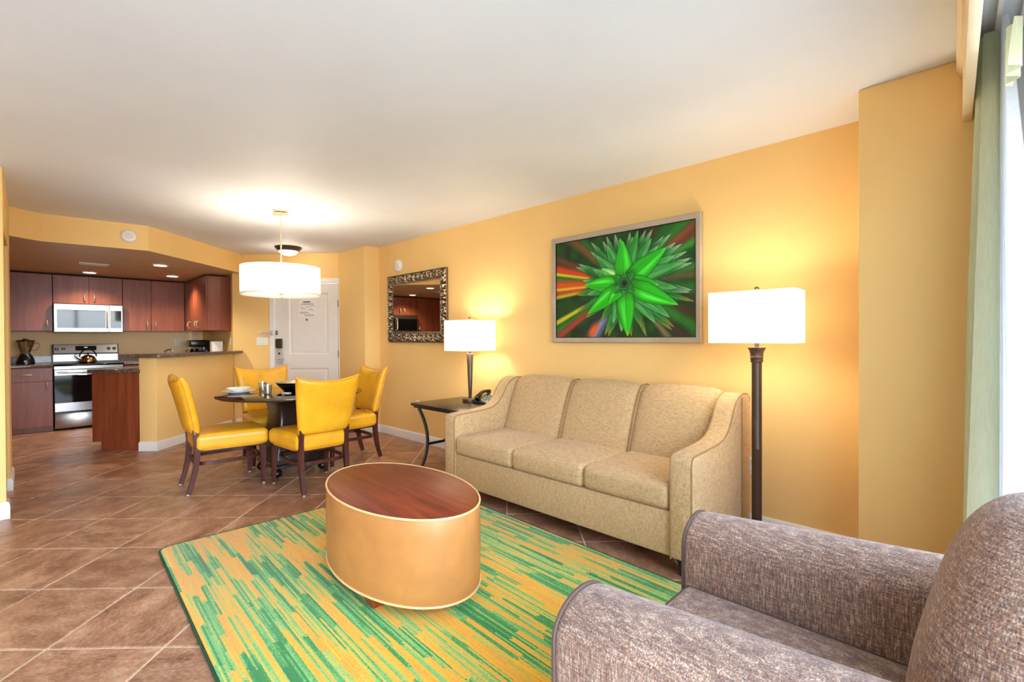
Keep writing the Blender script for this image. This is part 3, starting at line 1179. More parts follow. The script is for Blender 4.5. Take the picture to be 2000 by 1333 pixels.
base_unit('cherry base cabinet with drawer and door left of the range', -0.33, 0.213, 0.155)
base_unit('cherry base cabinet furthest left, behind the left wall', -1.20, -0.334, -0.40)
base_unit('cherry base cabinet right of the range behind the peninsula', 0.987, 1.52, 1.05)
t = thing('base_cabinet', 'cherry corner base cabinet under the right-hand counter', 'cabinet', (-9.0, 1.85, 0), 0, BASE)
part('body', MB().box(-9.845, -8.30, 1.545, 2.145, 0.075, 0.888), M['cherry'], t, 0)
part('toe_kick', MB().box(-9.80, -8.30, 1.60, 2.10, 0.0, 0.075), M['cherry'], t, 0)
for a, b in ((-9.16, -8.73), (-8.73, -8.30)):
    d = part('door', MB().box(a + G, b - G, 1.524, 1.544, 0.078, 0.884, 0.002, 1), M['cherry'], t)
    part('handle', handle_v(MB(), (b - 0.06, 1.524, 0.70), 0.10, (0, -1, 0)), M['nickel'], d)

ct = thing('countertop', 'brown speckled stone countertop left of the range under the blender', 'countertop', (-9.5, -0.4, 0.892), 0)
part('slab', MB().box(-9.85, -9.165, -1.20, 0.217, 0.890, 0.930, 0.004, 2), M['granite'], ct)
part('backsplash', MB().box(-9.85, -9.83, -1.20, 0.217, 0.930, 1.035, 0.002, 1), M['granite'], ct)
ct = thing('countertop', 'brown speckled stone countertop right of the range running round the corner', 'countertop', (-9.2, 1.7, 0.892), 0)
part('slab', MB().extr([(-9.85, 0.985), (-9.165, 0.985), (-9.165, 1.52), (-8.30, 1.52), (-8.30, 2.148), (-9.85, 2.148)], 'z', 0.890, 0.930, 0.004, 2), M['granite'], ct)
part('backsplash', MB().box(-9.85, -9.83, 0.985, 2.148, 0.930, 1.035).box(-9.83, -8.30, 2.128, 2.148, 0.930, 1.035), M['granite'], ct, 0)

# peninsula under the bar
pc = Vector((-7.262, 0.490))
e1 = Vector((1, 1)).normalized()
PA = math.radians(45)
XP = frame((pc.x, pc.y, 0), PA)      # local x along the end panel, y away from the camera
t = thing('peninsula_cabinet', 'cherry peninsula cabinet whose plain end panel faces the dining area', 'cabinet', (pc.x, pc.y, 0), PA)
part('body', MB(XP).box(0.0, 0.574, 0.018, 1.40, 0.10, 0.885), M['cherry'], t, 0)
part('end_panel', MB(XP).extr([(0.0, 0.10), (0.10, 0.10), (0.10, 0.0), (0.574, 0.0), (0.574, 0.888), (0.0, 0.888)], 'y', 0.0, 0.017), M['cherry'], t, 0)
part('toe_kick', MB(XP).box(0.085, 0.574, 0.018, 1.36, 0.0, 0.10), M['cherry'], t, 0)
ct = thing('countertop', 'brown speckled stone peninsula countertop below the raised bar', 'countertop', (pc.x, pc.y, 0.892), PA)
part('slab', MB(XP).box(-0.03, 0.574, -0.03, 1.40, 0.890, 0.932, 0.004, 2), M['granite'], ct)
# bar top on the half wall
k = 0.5
f0 = Vector((-6.509, 1.009))
L_ = 1.60
W_ = 0.30
pl_ = []
r1 = 0.045
for cx, cy, a0 in ((f0 + nn_ * r1 + dd * r1, None, None), (f0 + nn_ * (W_ - r1) + dd * r1, None, None)):
    pl_.append(cx)
ptsb = []
for i in range(7):
    a = PI / 2 * i / 6
    q = pl_[0] - nn_ * (r1 * math.cos(a)) - dd * (r1 * math.sin(a))
    ptsb.append(q)
for i in range(7):
    a = PI / 2 * i / 6
    q = pl_[1] + nn_ * (r1 * math.sin(a)) - dd * (r1 * math.cos(a))
    ptsb.append(q)
ptsb += [f0 + nn_ * W_ + dd * 1.80, f0 + dd * (L_ + 0.08) + nn_ * 0.02, f0 + dd * (L_ + 0.06)]
single('bar_top', 'raised brown stone bar top on the yellow half wall', 'countertop', MB().extr([(p.x, p.y) for p in ptsb], 'z', 1.069, 1.102, 0.006, 2), M['granite'], (f0.x, f0.y, 1.07))

# ---------------------------------------------------------------- range
rg = thing('kitchen_range', 'stainless steel electric range with black oven window and backguard', 'stove', (-9.5, 0.60, 0))
ry0, ry1 = 0.224, 0.978
part('body', MB().box(-9.83, -9.205, ry0, ry1, 0.02, 0.905, 0.003, 1), M['black'], rg)
part('cooktop', MB().box(-9.80, -9.165, ry0 - 0.002, ry1 + 0.002, 0.906, 0.926, 0.006, 2), M['black_glass'], rg)
for bx, by, br in ((-9.38, 0.40, 0.10), (-9.38, 0.80, 0.08), (-9.62, 0.40, 0.075), (-9.62, 0.80, 0.10)):
    part('burner_ring', MB().lathe([(br, 0.0), (br, 0.0006), (br - 0.004, 0.0006), (br - 0.004, 0.0)], (bx, by, 0.9263), 32, cap=False), M['pewter'], rg, 0)
part('front_rail', MB().box(-9.204, -9.176, ry0, ry1, 0.856, 0.904, 0.004, 1), M['steel'], rg)
od = part('oven_door', MB().box(-9.204, -9.170, ry0 + 0.004, ry1 - 0.004, 0.262, 0.852, 0.004, 1), M['steel'], rg)
part('oven_window', MB().box(-9.171, -9.166, ry0 + 0.006, ry1 - 0.006, 0.385, 0.775, 0.002, 1), M['oven_glass'], od)
hb = MB()
hb.tube([(-9.125, ry0 + 0.03, 0.815), (-9.115, (ry0 + ry1) / 2, 0.815), (-9.125, ry1 - 0.03, 0.815)], 0.014, 12)
hb.tube([(-9.17, ry0 + 0.05, 0.815), (-9.122, ry0 + 0.05, 0.815)], 0.011, 8)
hb.tube([(-9.17, ry1 - 0.05, 0.815), (-9.122, ry1 - 0.05, 0.815)], 0.011, 8)
part('oven_handle', hb, M['steel'], od)
part('storage_drawer', MB().box(-9.204, -9.168, ry0 + 0.004, ry1 - 0.004, 0.035, 0.238, 0.006, 2), M['steel'], rg)
bgm = MB().extr([(-9.835, 0.906), (-9.72, 0.906), (-9.735, 1.06), (-9.765, 1.205), (-9.835, 1.205)], 'y', ry0 - 0.002, ry1 + 0.002)
part('backguard', bgm, M['black'], rg, 0)


def bgp(z):      # x on the sloping face
    return -9.72 - 0.015 * (z - 0.906) / 0.154 if z < 1.06 else -9.735 - 0.03 * (z - 1.06) / 0.145


def slope_panel(y0, y1, z0, z1, t=0.004):
    a, b = bgp(z0), bgp(z1)
    return MB().add([(a, y0, z0), (a, y1, z0), (b, y1, z1), (b, y0, z1), (a + t, y0, z0), (a + t, y1, z0), (b + t, y1, z1), (b + t, y0, z1)],
                    [(3, 2, 1, 0), (4, 5, 6, 7), (0, 1, 5, 4), (1, 2, 6, 5), (2, 3, 7, 6), (3, 0, 4, 7)])


part('control_panel', slope_panel(ry0 + 0.015, ry1 - 0.012, 1.072, 1.198), M['steel'], rg, 0)
part('lower_panel', slope_panel(ry0 + 0.010, ry1 - 0.010, 0.952, 1.052), M['steel'], rg, 0)
dp = part('display_panel', slope_panel(0.475, 0.715, 1.110, 1.178, 0.007), M['black_glass'], rg, 0)
part('clock', slope_panel(0.575, 0.612, 1.150, 1.162, 0.0085), M['lcd'], dp, 0)
for ky in (0.27, 0.345, 0.862, 0.927):
    x = bgp(1.135)
    kn = part('knob', MB().tube([(x + 0.002, ky, 1.135), (x + 0.030, ky, 1.139)], [0.024, 0.020], 16), M['black'], rg)
    part('knob_grip', MB().box(x + 0.028, x + 0.042, ky - 0.004, ky + 0.004, 1.117, 1.158, 0.002, 1), M['black'], kn)

# kettle
kt = thing('tea_kettle', 'shiny steel kettle with an arched black handle standing on the range', 'kettle', (-9.50, 0.602, 0.9266))
K0 = (-9.50, 0.602, 0.9266)
part('body', MB().lathe([(0.0, 0), (0.088, 0), (0.098, 0.012), (0.100, 0.035), (0.090, 0.07), (0.068, 0.098), (0.040, 0.112), (0.0, 0.114)], K0, 28), M['kettle'], kt, 60)
part('lid', MB().lathe([(0.042, 0.108), (0.040, 0.118), (0.012, 0.124), (0.008, 0.134), (0.016, 0.142), (0.016, 0.152), (0.0, 0.156)], K0, 20), M['black'], kt, 60)
part('spout', MB().tube([(-9.50, 0.53, 0.985), (-9.495, 0.485, 1.015), (-9.49, 0.455, 1.05)], [0.024, 0.018, 0.014], 12), M['steel'], kt, 60)
part('handle', MB().tube([(-9.50, 0.602 + 0.095 * math.cos(a), 1.015 + 0.115 * math.sin(a)) for a in [PI * (0.02 + 0.96 * i / 14) for i in range(15)]], 0.009, 8), M['black'], kt)

# over-the-range microwave
mw = thing('microwave_oven', 'stainless steel microwave mounted under the short cabinet above the range', 'microwave', (-9.6, 0.62, 1.385))
part('body', MB().box(-9.85, -9.452, 0.232, 1.006, 1.385, 1.799, 0.003, 1), M['black'], mw)
md = part('door', MB().box(-9.451, -9.42, 0.236, 0.842, 1.389, 1.795, 0.004, 1), M['steel'], mw)
part('window', MB().box(-9.421, -9.416, 0.268, 0.800, 1.445, 1.712, 0.002, 1), M['black_glass'], md)
part('door_handle', MB().tube([(-9.42, 0.818, 1.45), (-9.385, 0.818, 1.47), (-9.378, 0.818, 1.58), (-9.385, 0.818, 1.69), (-9.42, 0.818, 1.71)], 0.011, 10), M['nickel'], md)
cpn = part('control_panel', MB().box(-9.451, -9.42, 0.844, 1.003, 1.389, 1.795, 0.004, 1), M['steel'], mw)
part('keypad', MB().box(-9.421, -9.416, 0.856, 0.985, 1.445, 1.712, 0.002, 1), M['black_glass'], cpn)

# blender
B0 = (-9.55, -0.05, 0.930)
bl = thing('blender', 'countertop blender with black base, clear jar and black lid', 'blender', B0)
part('base', MB().lathe([(0.0, 0), (0.092, 0), (0.094, 0.015), (0.085, 0.07), (0.070, 0.115), (0.058, 0.135), (0.0, 0.135)], B0, 24), M['black'], bl, 50)
part('control_dial', MB().tube([(-9.47, -0.05, 0.975), (-9.452, -0.05, 0.974)], 0.018, 14), M['pewter'], bl)
part('collar', MB().lathe([(0.052, 0.136), (0.056, 0.140), (0.054, 0.152), (0.046, 0.157), (0.0, 0.157)], B0, 20), M['pewter'], bl)
part('jar', MB().lathe([(0.044, 0.158), (0.062, 0.20), (0.080, 0.26), (0.094, 0.318), (0.090, 0.318), (0.076, 0.26), (0.058, 0.20), (0.040, 0.162)], B0, 24, cap=False), M['jar'], bl, 50)
part('lid', MB().lathe([(0.0, 0.320), (0.096, 0.320), (0.098, 0.336), (0.080, 0.342), (0.035, 0.344), (0.030, 0.360), (0.0, 0.362)], B0, 24), M['black'], bl)
part('handle', MB().tube([(-9.55, 0.038, 1.235), (-9.55, 0.085, 1.222), (-9.55, 0.088, 1.18), (-9.55, 0.060, 1.132), (-9.55, 0.008, 1.122)], 0.008, 8), M['jar'], bl)

# coffee maker on the corner counter
cm = thing('coffee_maker', 'black drip coffee maker in the kitchen corner behind the bar', 'coffee maker', (-9.25, 1.92, 0.930))
part('body', MB().box(-9.30, -9.06, 1.98, 2.08, 0.930, 1.255, 0.012, 2).box(-9.30, -9.06, 1.80, 2.08, 0.930, 0.965, 0.01, 2), M['black'], cm)
part('brew_head', MB().extr([(-9.32, 1.80), (-9.04, 1.80), (-9.04, 2.06), (-9.32, 2.06)], 'z', 1.145, 1.258, 0.02, 3), M['black'], cm)
part('carafe', MB().lathe([(0.0, 0.0), (0.062, 0.0), (0.078, 0.035), (0.074, 0.09), (0.055, 0.135), (0.058, 0.15), (0.0, 0.152)], (-9.18, 1.885, 0.967), 20), M['coffee'], cm, 50)
part('carafe_handle', MB().tube([(-9.18, 1.812, 1.10), (-9.18, 1.775, 1.095), (-9.18, 1.772, 1.02), (-9.18, 1.812, 1.0)], 0.009, 8), M['black'], cm)
# white canister / paper holder
cn = thing('counter_caddy', 'white box-shaped caddy on the counter right of the coffee maker', 'caddy', (-8.40, 2.03, 0.930))
part('box', MB().box(-8.475, -8.345, 1.945, 2.09, 0.930, 1.238, 0.008, 2), M['plastic_w'], cn)
part('slot', MB().box(-8.43, -8.39, 1.9435, 1.946, 1.02, 1.10), M['ivory'], cn, 0)
pn = thing('saucepan', 'small dark pan beside the white caddy on the back counter', 'pan', (-8.62, 1.93, 0.930))
part('pan_body', MB().lathe([(0.0, 0), (0.075, 0), (0.082, 0.02), (0.084, 0.165), (0.080, 0.165), (0.078, 0.02), (0.0, 0.012)], (-8.62, 1.93, 0.930), 24), M['black'], pn, 50)
part('handle', MB().tube([(-8.57, 1.88, 1.075), (-8.50, 1.80, 1.09)], 0.010, 8), M['black'], pn)
# tap behind the bar
fc = thing('kitchen_tap', 'small chrome tap just showing above the bar top', 'tap', (-7.497, 1.31, 0.932))
part('spout', MB().tube([(-7.497, 1.31, 0.932), (-7.497, 1.31, 1.10), (-7.512, 1.295, 1.135), (-7.55, 1.257, 1.138), (-7.58, 1.227, 1.11)], 0.011, 10), M['chrome'], fc)
part('base', MB().lathe([(0.0, 0), (0.026, 0), (0.024, 0.02), (0.014, 0.035), (0.0, 0.035)], (-7.497, 1.31, 0.932), 16), M['chrome'], fc)

# ceiling fittings of the kitchen
DLS = [(-9.10, 0.604, 'recessed downlight in the kitchen ceiling in front of the short cabinet'),
       (-7.60, 1.195, 'recessed downlight in the kitchen ceiling nearest the yellow fascia'),
       (-8.80, 1.532, 'recessed downlight in the kitchen ceiling near the corner wall cabinet')]
for x, y, lb in DLS:
    t = thing('recessed_downlight', lb, 'ceiling light', (x, y, SOF), 0, 'kitchen downlights')
    part('trim_ring', MB().lathe([(0.088, -0.001), (0.090, -0.006), (0.074, -0.010), (0.068, -0.001)], (x, y, SOF), 28, cap=False), M['plastic_w'], t)
    part('lens', MB().lathe([(0.0, -0.004), (0.07, -0.004), (0.07, -0.002), (0.0, -0.002)], (x, y, SOF), 28), M['downlight'], t)
    lamp('kitchen_light', 'SPOT', (x, y, SOF - 0.03), 54, WARM2, 0.05, (0, 0, 0), math.radians(135), 0.8)
vt = thing('ceiling_vent', 'rectangular cream air vent grille in the kitchen ceiling', 'vent', (-8.06, 0.575, SOF))
part('vent_frame', MB().box(-8.15, -7.97, 0.43, 0.455, SOF - 0.012, SOF, 0.002, 1).box(-8.15, -7.97, 0.695, 0.72, SOF - 0.012, SOF, 0.002, 1).box(-8.15, -8.13, 0.455, 0.695, SOF - 0.012, SOF).box(-7.99, -7.97, 0.455, 0.695, SOF - 0.012, SOF), M['ivory'], vt)
for i in range(5):
    x = -8.115 + i * 0.0275
    part('slat', MB().add([(x - 0.010, 0.455, SOF - 0.002), (x - 0.010, 0.695, SOF - 0.002), (x + 0.010, 0.695, SOF - 0.012), (x + 0.010, 0.455, SOF - 0.012), (x - 0.010, 0.455, SOF - 0.004), (x - 0.010, 0.695, SOF - 0.004), (x + 0.010, 0.695, SOF - 0.014), (x + 0.010, 0.455, SOF - 0.014)], [(0, 1, 2, 3), (7, 6, 5, 4), (0, 4, 5, 1), (1, 5, 6, 2), (2, 6, 7, 3), (3, 7, 4, 0)]), M['ivory'], vt, 0)


def detector(loc, nrm, label, name, cat, r=0.068):
    n = Vector(nrm).normalized()
    q = n.to_track_quat('Z', 'Y').to_matrix().to_4x4()
    q.translation = loc
    t = thing(name, label, cat, loc)
    part('housing', MB(q).lathe([(r, 0.0), (r, 0.014), (r * 0.86, 0.028), (r * 0.6, 0.034), (0.0, 0.034)], (0, 0, 0), 28, cap=False), M['plastic_w'], t, 50)
    part('grille', MB(q).lathe([(r * 0.5, 0.033), (r * 0.48, 0.040), (r * 0.3, 0.043), (0, 0.043)], (0, 0, 0), 24, cap=False), M['ivory'], t, 50)
    return t


fa, fb = Vector((-6.53, 0.078)), Vector((-6.456, 0.913))
fp = fa + (fb - fa) * 0.80
detector((fp.x, fp.y, 2.374), (0.835, -0.074, 0), 'round white smoke detector on the yellow kitchen fascia', 'smoke_detector', 'detector')
detector((-5.345, YW, 2.208), (0, -1, 0), 'round white alarm sounder on the yellow wall above the carved mirror', 'alarm_sounder', 'detector', 0.082)
# ================================================================ rug
RUG = 0.013
rc = (-2.05, 1.42, 0)
ra = math.radians(-2.0)
rg_ = thing('area_rug', 'green, yellow and orange striped area rug under the coffee table', 'rug', rc, ra)
XR = frame(rc, ra)


def round_rect(hx, hy, r, n=7):
    p = []
    for cx, cy, a0 in ((hx - r, hy - r, 0), (-hx + r, hy - r, 90), (-hx + r, -hy + r, 180), (hx - r, -hy + r, 270)):
        for i in range(n):
            a = math.radians(a0 + 90 * i / (n - 1))
            p.append((cx + r * math.cos(a), cy + r * math.sin(a)))
    return p


RHX, RHY = 1.46, 0.945
part('pile', MB(XR).extr(round_rect(RHX - 0.008, RHY - 0.008, 0.06), 'z', 0.001, RUG, 0.004, 2, 60), M['rug'], rg_)
part('binding', MB(XR).tube([(x, y, 0.0066) for x, y in round_rect(RHX - 0.004, RHY - 0.004, 0.065)], 0.0064, 8, True), M['rug_edge'], rg_)

# ================================================================ sofa
SX0, SX1, SY0, SY1 = -3.150, -1.060, 2.395, 3.262
sofa = thing('sofa', 'tan upholstered three-seat sofa against the yellow wall', 'sofa', ((SX0 + SX1) / 2, 2.83, 0))
AW = 0.128
part('base', MB().box(SX0 + 0.03, SX1 - 0.03, SY0 + 0.012, SY1 - 0.02, 0.092, 0.336, 0.012, 3), M['sofa'], sofa)
prof = [(2.395, 0.092), (2.395, 0.610), (2.402, 0.635), (2.422, 0.648), (2.46, 0.652), (2.62, 0.658), (2.76, 0.666), (2.835, 0.680), (2.895, 0.712), (2.945, 0.765), (2.985, 0.825), (3.025, 0.875), (3.075, 0.905), (3.14, 0.920), (3.21, 0.915), (3.250, 0.895), (3.262, 0.860), (3.262, 0.092)]
for x0, sgn in ((SX0, -1), (SX1 - AW, 1)):
    am = part('arm', MB().extr(prof, 'x', x0, x0 + AW, 0.014, 3, 50), M['sofa'], sofa, 40)
    for xe in (x0 + 0.006, x0 + AW - 0.006):
        part('piping', MB().tube([(xe, y + (0.004 if i < 3 else 0), z - 0.004) for i, (y, z) in enumerate(prof[:-1])], 0.0052, 6), M['pipe_sofa'], am)
    xs = x0 - 0.002 if sgn < 0 else x0 + AW + 0.002
    part('piping', MB().tube([(xs, 3.105, 0.10), (xs, 3.10, 0.895)], 0.005, 6), M['pipe_sofa'], am)
part('back', MB().box(SX0 + AW - 0.01, SX1 - AW + 0.01, 3.19, SY1, 0.10, 0.86, 0.02, 3), M['sofa'], sofa)
xb = [SX0 + AW + 0.002, -2.386, -1.763, SX1 - AW - 0.002]
bprof = [(2.915, 0.40), (2.925, 0.48), (2.965, 0.60), (3.010, 0.72), (3.052, 0.82), (3.088, 0.886), (3.125, 0.922), (3.170, 0.936), (3.215, 0.930), (3.245, 0.905), (3.258, 0.86), (3.258, 0.40)]


def smooth_curve(P, per=3):
    out = []
    P = [Vector((a, b, 0)) for a, b in P]
    for i in range(len(P) - 1):
        p0, p1, p2, p3 = P[max(i - 1, 0)], P[i], P[i + 1], P[min(i + 2, len(P) - 1)]
        for k in range(per):
            t = k / per
            out.append(0.5 * ((2 * p1) + (-p0 + p2) * t + (2 * p0 - 5 * p1 + 4 * p2 - p3) * t * t + (-p0 + 3 * p1 - 3 * p2 + p3) * t ** 3))
    out.append(P[-1])
    return [(q.x, q.y) for q in out]


bp = smooth_curve(bprof[:-1], 3) + [bprof[-1]]
for k in range(3):
    x0, x1 = xb[k], xb[k + 1]
    mb = MB()
    nu = 22
    vs, fs = [], []
    nvp = len(bp)
    for i in range(nu + 1):
        u = 0.5 - 0.5 * math.cos(PI * i / nu)
        w = 2 * u - 1
        sink = 0.026 * abs(w) ** 9 + 0.016 * w * w - 0.010
        for j, (y, z) in enumerate(bp):
            a = bp[max(j - 1, 0)]
            b = bp[min(j + 1, nvp - 1)]
            ty, tz = b[0] - a[0], b[1] - a[1]
            L = math.hypot(ty, tz) or 1
            ny, nz = -tz / L, ty / L
            f = min(1.0, max(0.0, (z - 0.40) / 0.06))
            vs.append((x0 + (x1 - x0) * u, y - ny * sink * f, z - nz * sink * f))
    for i in range(nu):
        for j in range(nvp - 1):
            fs.append((i * nvp + j, i * nvp + j + 1, (i + 1) * nvp + j + 1, (i + 1) * nvp + j))
        fs.append((i * nvp + nvp - 1, i * nvp, (i + 1) * nvp, (i + 1) * nvp + nvp - 1))
    fs.append(tuple(range(nvp)))
    fs.append(tuple(range(nu * nvp, (nu + 1) * nvp)))
    mb.add(vs, fs)
    bc = part('back_cushion', mb, M['sofa'], sofa, 50)
    if k:
        part('piping', MB().tube([(x0, y + 0.010, z - 0.008) for y, z in bp[3:-4]], 0.0055, 6), M['pipe_sofa'], bc)
for k in range(3):
    x0, x1 = xb[k], xb[k + 1]
    hx, hy, hz = (x1 - x0) / 2 - 0.001, 0.292, 0.073

    def cr_(x, y, z, hx=hx, hy=hy, hz=hz):
        s_, t_ = x / hx, y / hy
        k_ = (1 - s_ ** 2) * (1 - t_ ** 2)
        dz = 0.016 * k_ if z > 0 else 0
        dy = -0.010 * (1 - s_ ** 4) * max(0, 1 - (z / hz) ** 2) if y < 0 else 0
        return (x, y + dy, z + dz)
    part('seat_cushion', MB().rbox(((x0 + x1) / 2, 2.396 + hy, 0.409), (hx, hy, hz), 0.036, 8, 4, cr_), M['sofa'], sofa, 60)
for x in (SX0 + 0.06, SX1 - 0.06):
    for y in (SY0 + 0.05, SY1 - 0.06):
        part('leg', MB().add([(x + a * s_, y + b * s_, z) for z, s_ in ((0.0, 0.022), (0.094, 0.032)) for a, b in ((-1, -1), (1, -1), (1, 1), (-1, 1))], [(3, 2, 1, 0), (4, 5, 6, 7), (0, 1, 5, 4), (1, 2, 6, 5), (2, 3, 7, 6), (3, 0, 4, 7)]), M['espresso'], sofa, 0)

# ================================================================ armchair (foreground)
AC, AA = (-0.315, 1.315, 0), math.radians(0.5)
XA = frame(AC, AA)
ac = thing('armchair', 'brown tweed armchair in the near right corner', 'armchair', AC, AA)
part('base', MB(XA).box(-0.375, 0.40, -0.42, 0.42, 0.13, 0.32, 0.02, 3), M['tweed'], ac)


def arm_prof(yc, wd, top):
    """outline in (y,z): straight sides, rolled top that leans outward a little"""
    s_ = 1 if yc > 0 else -1
    p = [(yc - wd / 2, 0.13)]
    for i in range(15):
        a = PI - PI * i / 14
        p.append((yc + wd / 2 * math.cos(a), top - 0.085 + 0.085 * math.sin(a)))
    p.append((yc + wd / 2, 0.13))
    return p


for yc in (0.345, -0.345):
    wd = 0.232
    pr0 = arm_prof(yc, wd, 0.656)
    nP = len(pr0)
    vs, fs = [], []
    xsn = [-0.405, -0.398, -0.38, -0.2, 0.0, 0.2, 0.40]
    for i, x in enumerate(xsn):
        ins = (0.016, 0.005, 0.0, 0, 0, 0, 0)[i]
        lift = 0.055 * max(0, (x + 0.40) / 0.8)
        for y, z in pr0:
            yy = yc + (y - yc) * (1 - ins / (wd / 2))
            zz = (z - ins if z > 0.5 else z) + (lift if z > 0.4 else 0)
            vs.append((x, yy, zz))
    for i in range(len(xsn) - 1):
        for j in range(nP):
            j2 = (j + 1) % nP
            fs.append((i * nP + j, i * nP + j2, (i + 1) * nP + j2, (i + 1) * nP + j))
    fs.append(tuple(range(nP)))
    fs.append(tuple(range((len(xsn) - 1) * nP, len(xsn) * nP)))
    am = part('arm', MB(XA).add(vs, fs), M['tweed'], ac, 55)
    part('piping', MB(XA).tube([(-0.399, yc + (y - yc) * 0.985, z - 0.002) for y, z in pr0], 0.0055, 6), M['pipe_ac'], am)


def seat_fn(x, y, z, hx=0.335, hy=0.222, hz=0.075):
    k_ = (1 - (x / hx) ** 2) * (1 - (y / hy) ** 2)
    return (x, y, z + (0.018 * k_ if z > 0 else 0))


sc_ = part('seat_cushion', MB(XA).rbox((-0.048, 0, 0.378), (0.335, 0.224, 0.075), 0.022, 10, 4, seat_fn), M['tweed'], ac, 60)
part('piping', MB(XA).tube([(-0.376 + 0.0, y, 0.448) for y in (-0.215, -0.1, 0, 0.1, 0.215)] + [(x, 0.217, 0.449) for x in (-0.2, 0.0, 0.2)], 0.005, 6), M['pipe_ac'], sc_)


def back_fn(u, v):
    # reclined fat cushion, strongly rounded upper corners
    wv = 0.238 * (1.0 - 0.10 * max(0, (v - 0.55) / 0.45) ** 2)
    z = 0.36 + 0.612 * v
    z -= 0.14 * abs(u) ** 3.0 * max(0, (v - 0.45) / 0.55) ** 1.5
    x = 0.288 + 0.148 * v
    return (x, u * wv, z), Vector((-0.955, 0, 0.29))


part('back_cushion', MB(XA).pillow(back_fn, 34, 26, 3.4, 0.135), M['tweed'], ac, 80)
part('back_frame', MB(XA).extr([(0.38, 0.13), (0.46, 0.13), (0.60, 0.80), (0.585, 0.85), (0.54, 0.85)], 'y', -0.36, 0.36, 0.015, 2), M['tweed'], ac)
for x in (-0.33, 0.36):
    for y in (-0.37, 0.37):
        part('leg', MB(XA).lathe([(0.020, 0.0 + (RUG if x < 0 else RUG)), (0.028, 0.135)], (x, y, 0), 14), M['espresso'], ac)

# ================================================================ coffee table / ottoman
CT, CA = (-2.25, 1.40, 0), -0.062
XC = frame(CT, CA)
CH = 0.474
ea, eb_ = 0.57, 0.33
ct_ = thing('coffee_table', 'oval drum coffee table with cherry top and tan vinyl sides', 'coffee table', (CT[0], CT[1], RUG), CA)


def ell(k=0.0, n=64):
    return [((ea + k) * math.cos(2 * PI * i / n), (eb_ + k) * math.sin(2 * PI * i / n)) for i in range(n)]


mb = MB(XC)
n_ = 64
lv = [(-0.004, 0.075), (0.0, 0.085), (0.004, 0.16), (0.005, 0.27), (0.004, 0.38), (0.0, 0.462), (-0.004, 0.470)]
vs = [(x, y, z) for k, z in lv for x, y in ell(k)]
fs = [(i * n_ + j, i * n_ + (j + 1) % n_, (i + 1) * n_ + (j + 1) % n_, (i + 1) * n_ + j) for i in range(len(lv) - 1) for j in range(n_)]
fs.append(tuple(range(n_))[::-1])
part('drum', mb.add(vs, fs), M['ottoman'], ct_, 50)
part('top_panel', MB(XC).extr(ell(-0.006), 'z', 0.455, CH, 0.003, 2, 60), M['cherry_top'], ct_)
part('top_piping', MB(XC).tube([(x, y, 0.470) for x, y in ell(0.001)], 0.0055, 8, True), M['pipe_o'], ct_)
part('bottom_piping', MB(XC).tube([(x, y, 0.079) for x, y in ell(0.001)], 0.0055, 8, True), M['pipe_o'], ct_)
for ang in (-62, 62, 118, 242):
    a = math.radians(ang)
    x, y = ea * 0.80 * math.cos(a), eb_ * 0.84 * math.sin(a)
    q = [(-1, -1), (1, -1), (1, 1), (-1, 1)]
    part('foot', MB(XC).add([(x + p * s_, y + r_ * s_ * 0.8, z) for z, s_ in ((RUG, 0.036), (0.077, 0.056)) for p, r_ in q], [(3, 2, 1, 0), (4, 5, 6, 7), (0, 1, 5, 4), (1, 2, 6, 5), (2, 3, 7, 6), (3, 0, 4, 7)]), M['footwood'], ct_, 0)

# ================================================================ dining chairs


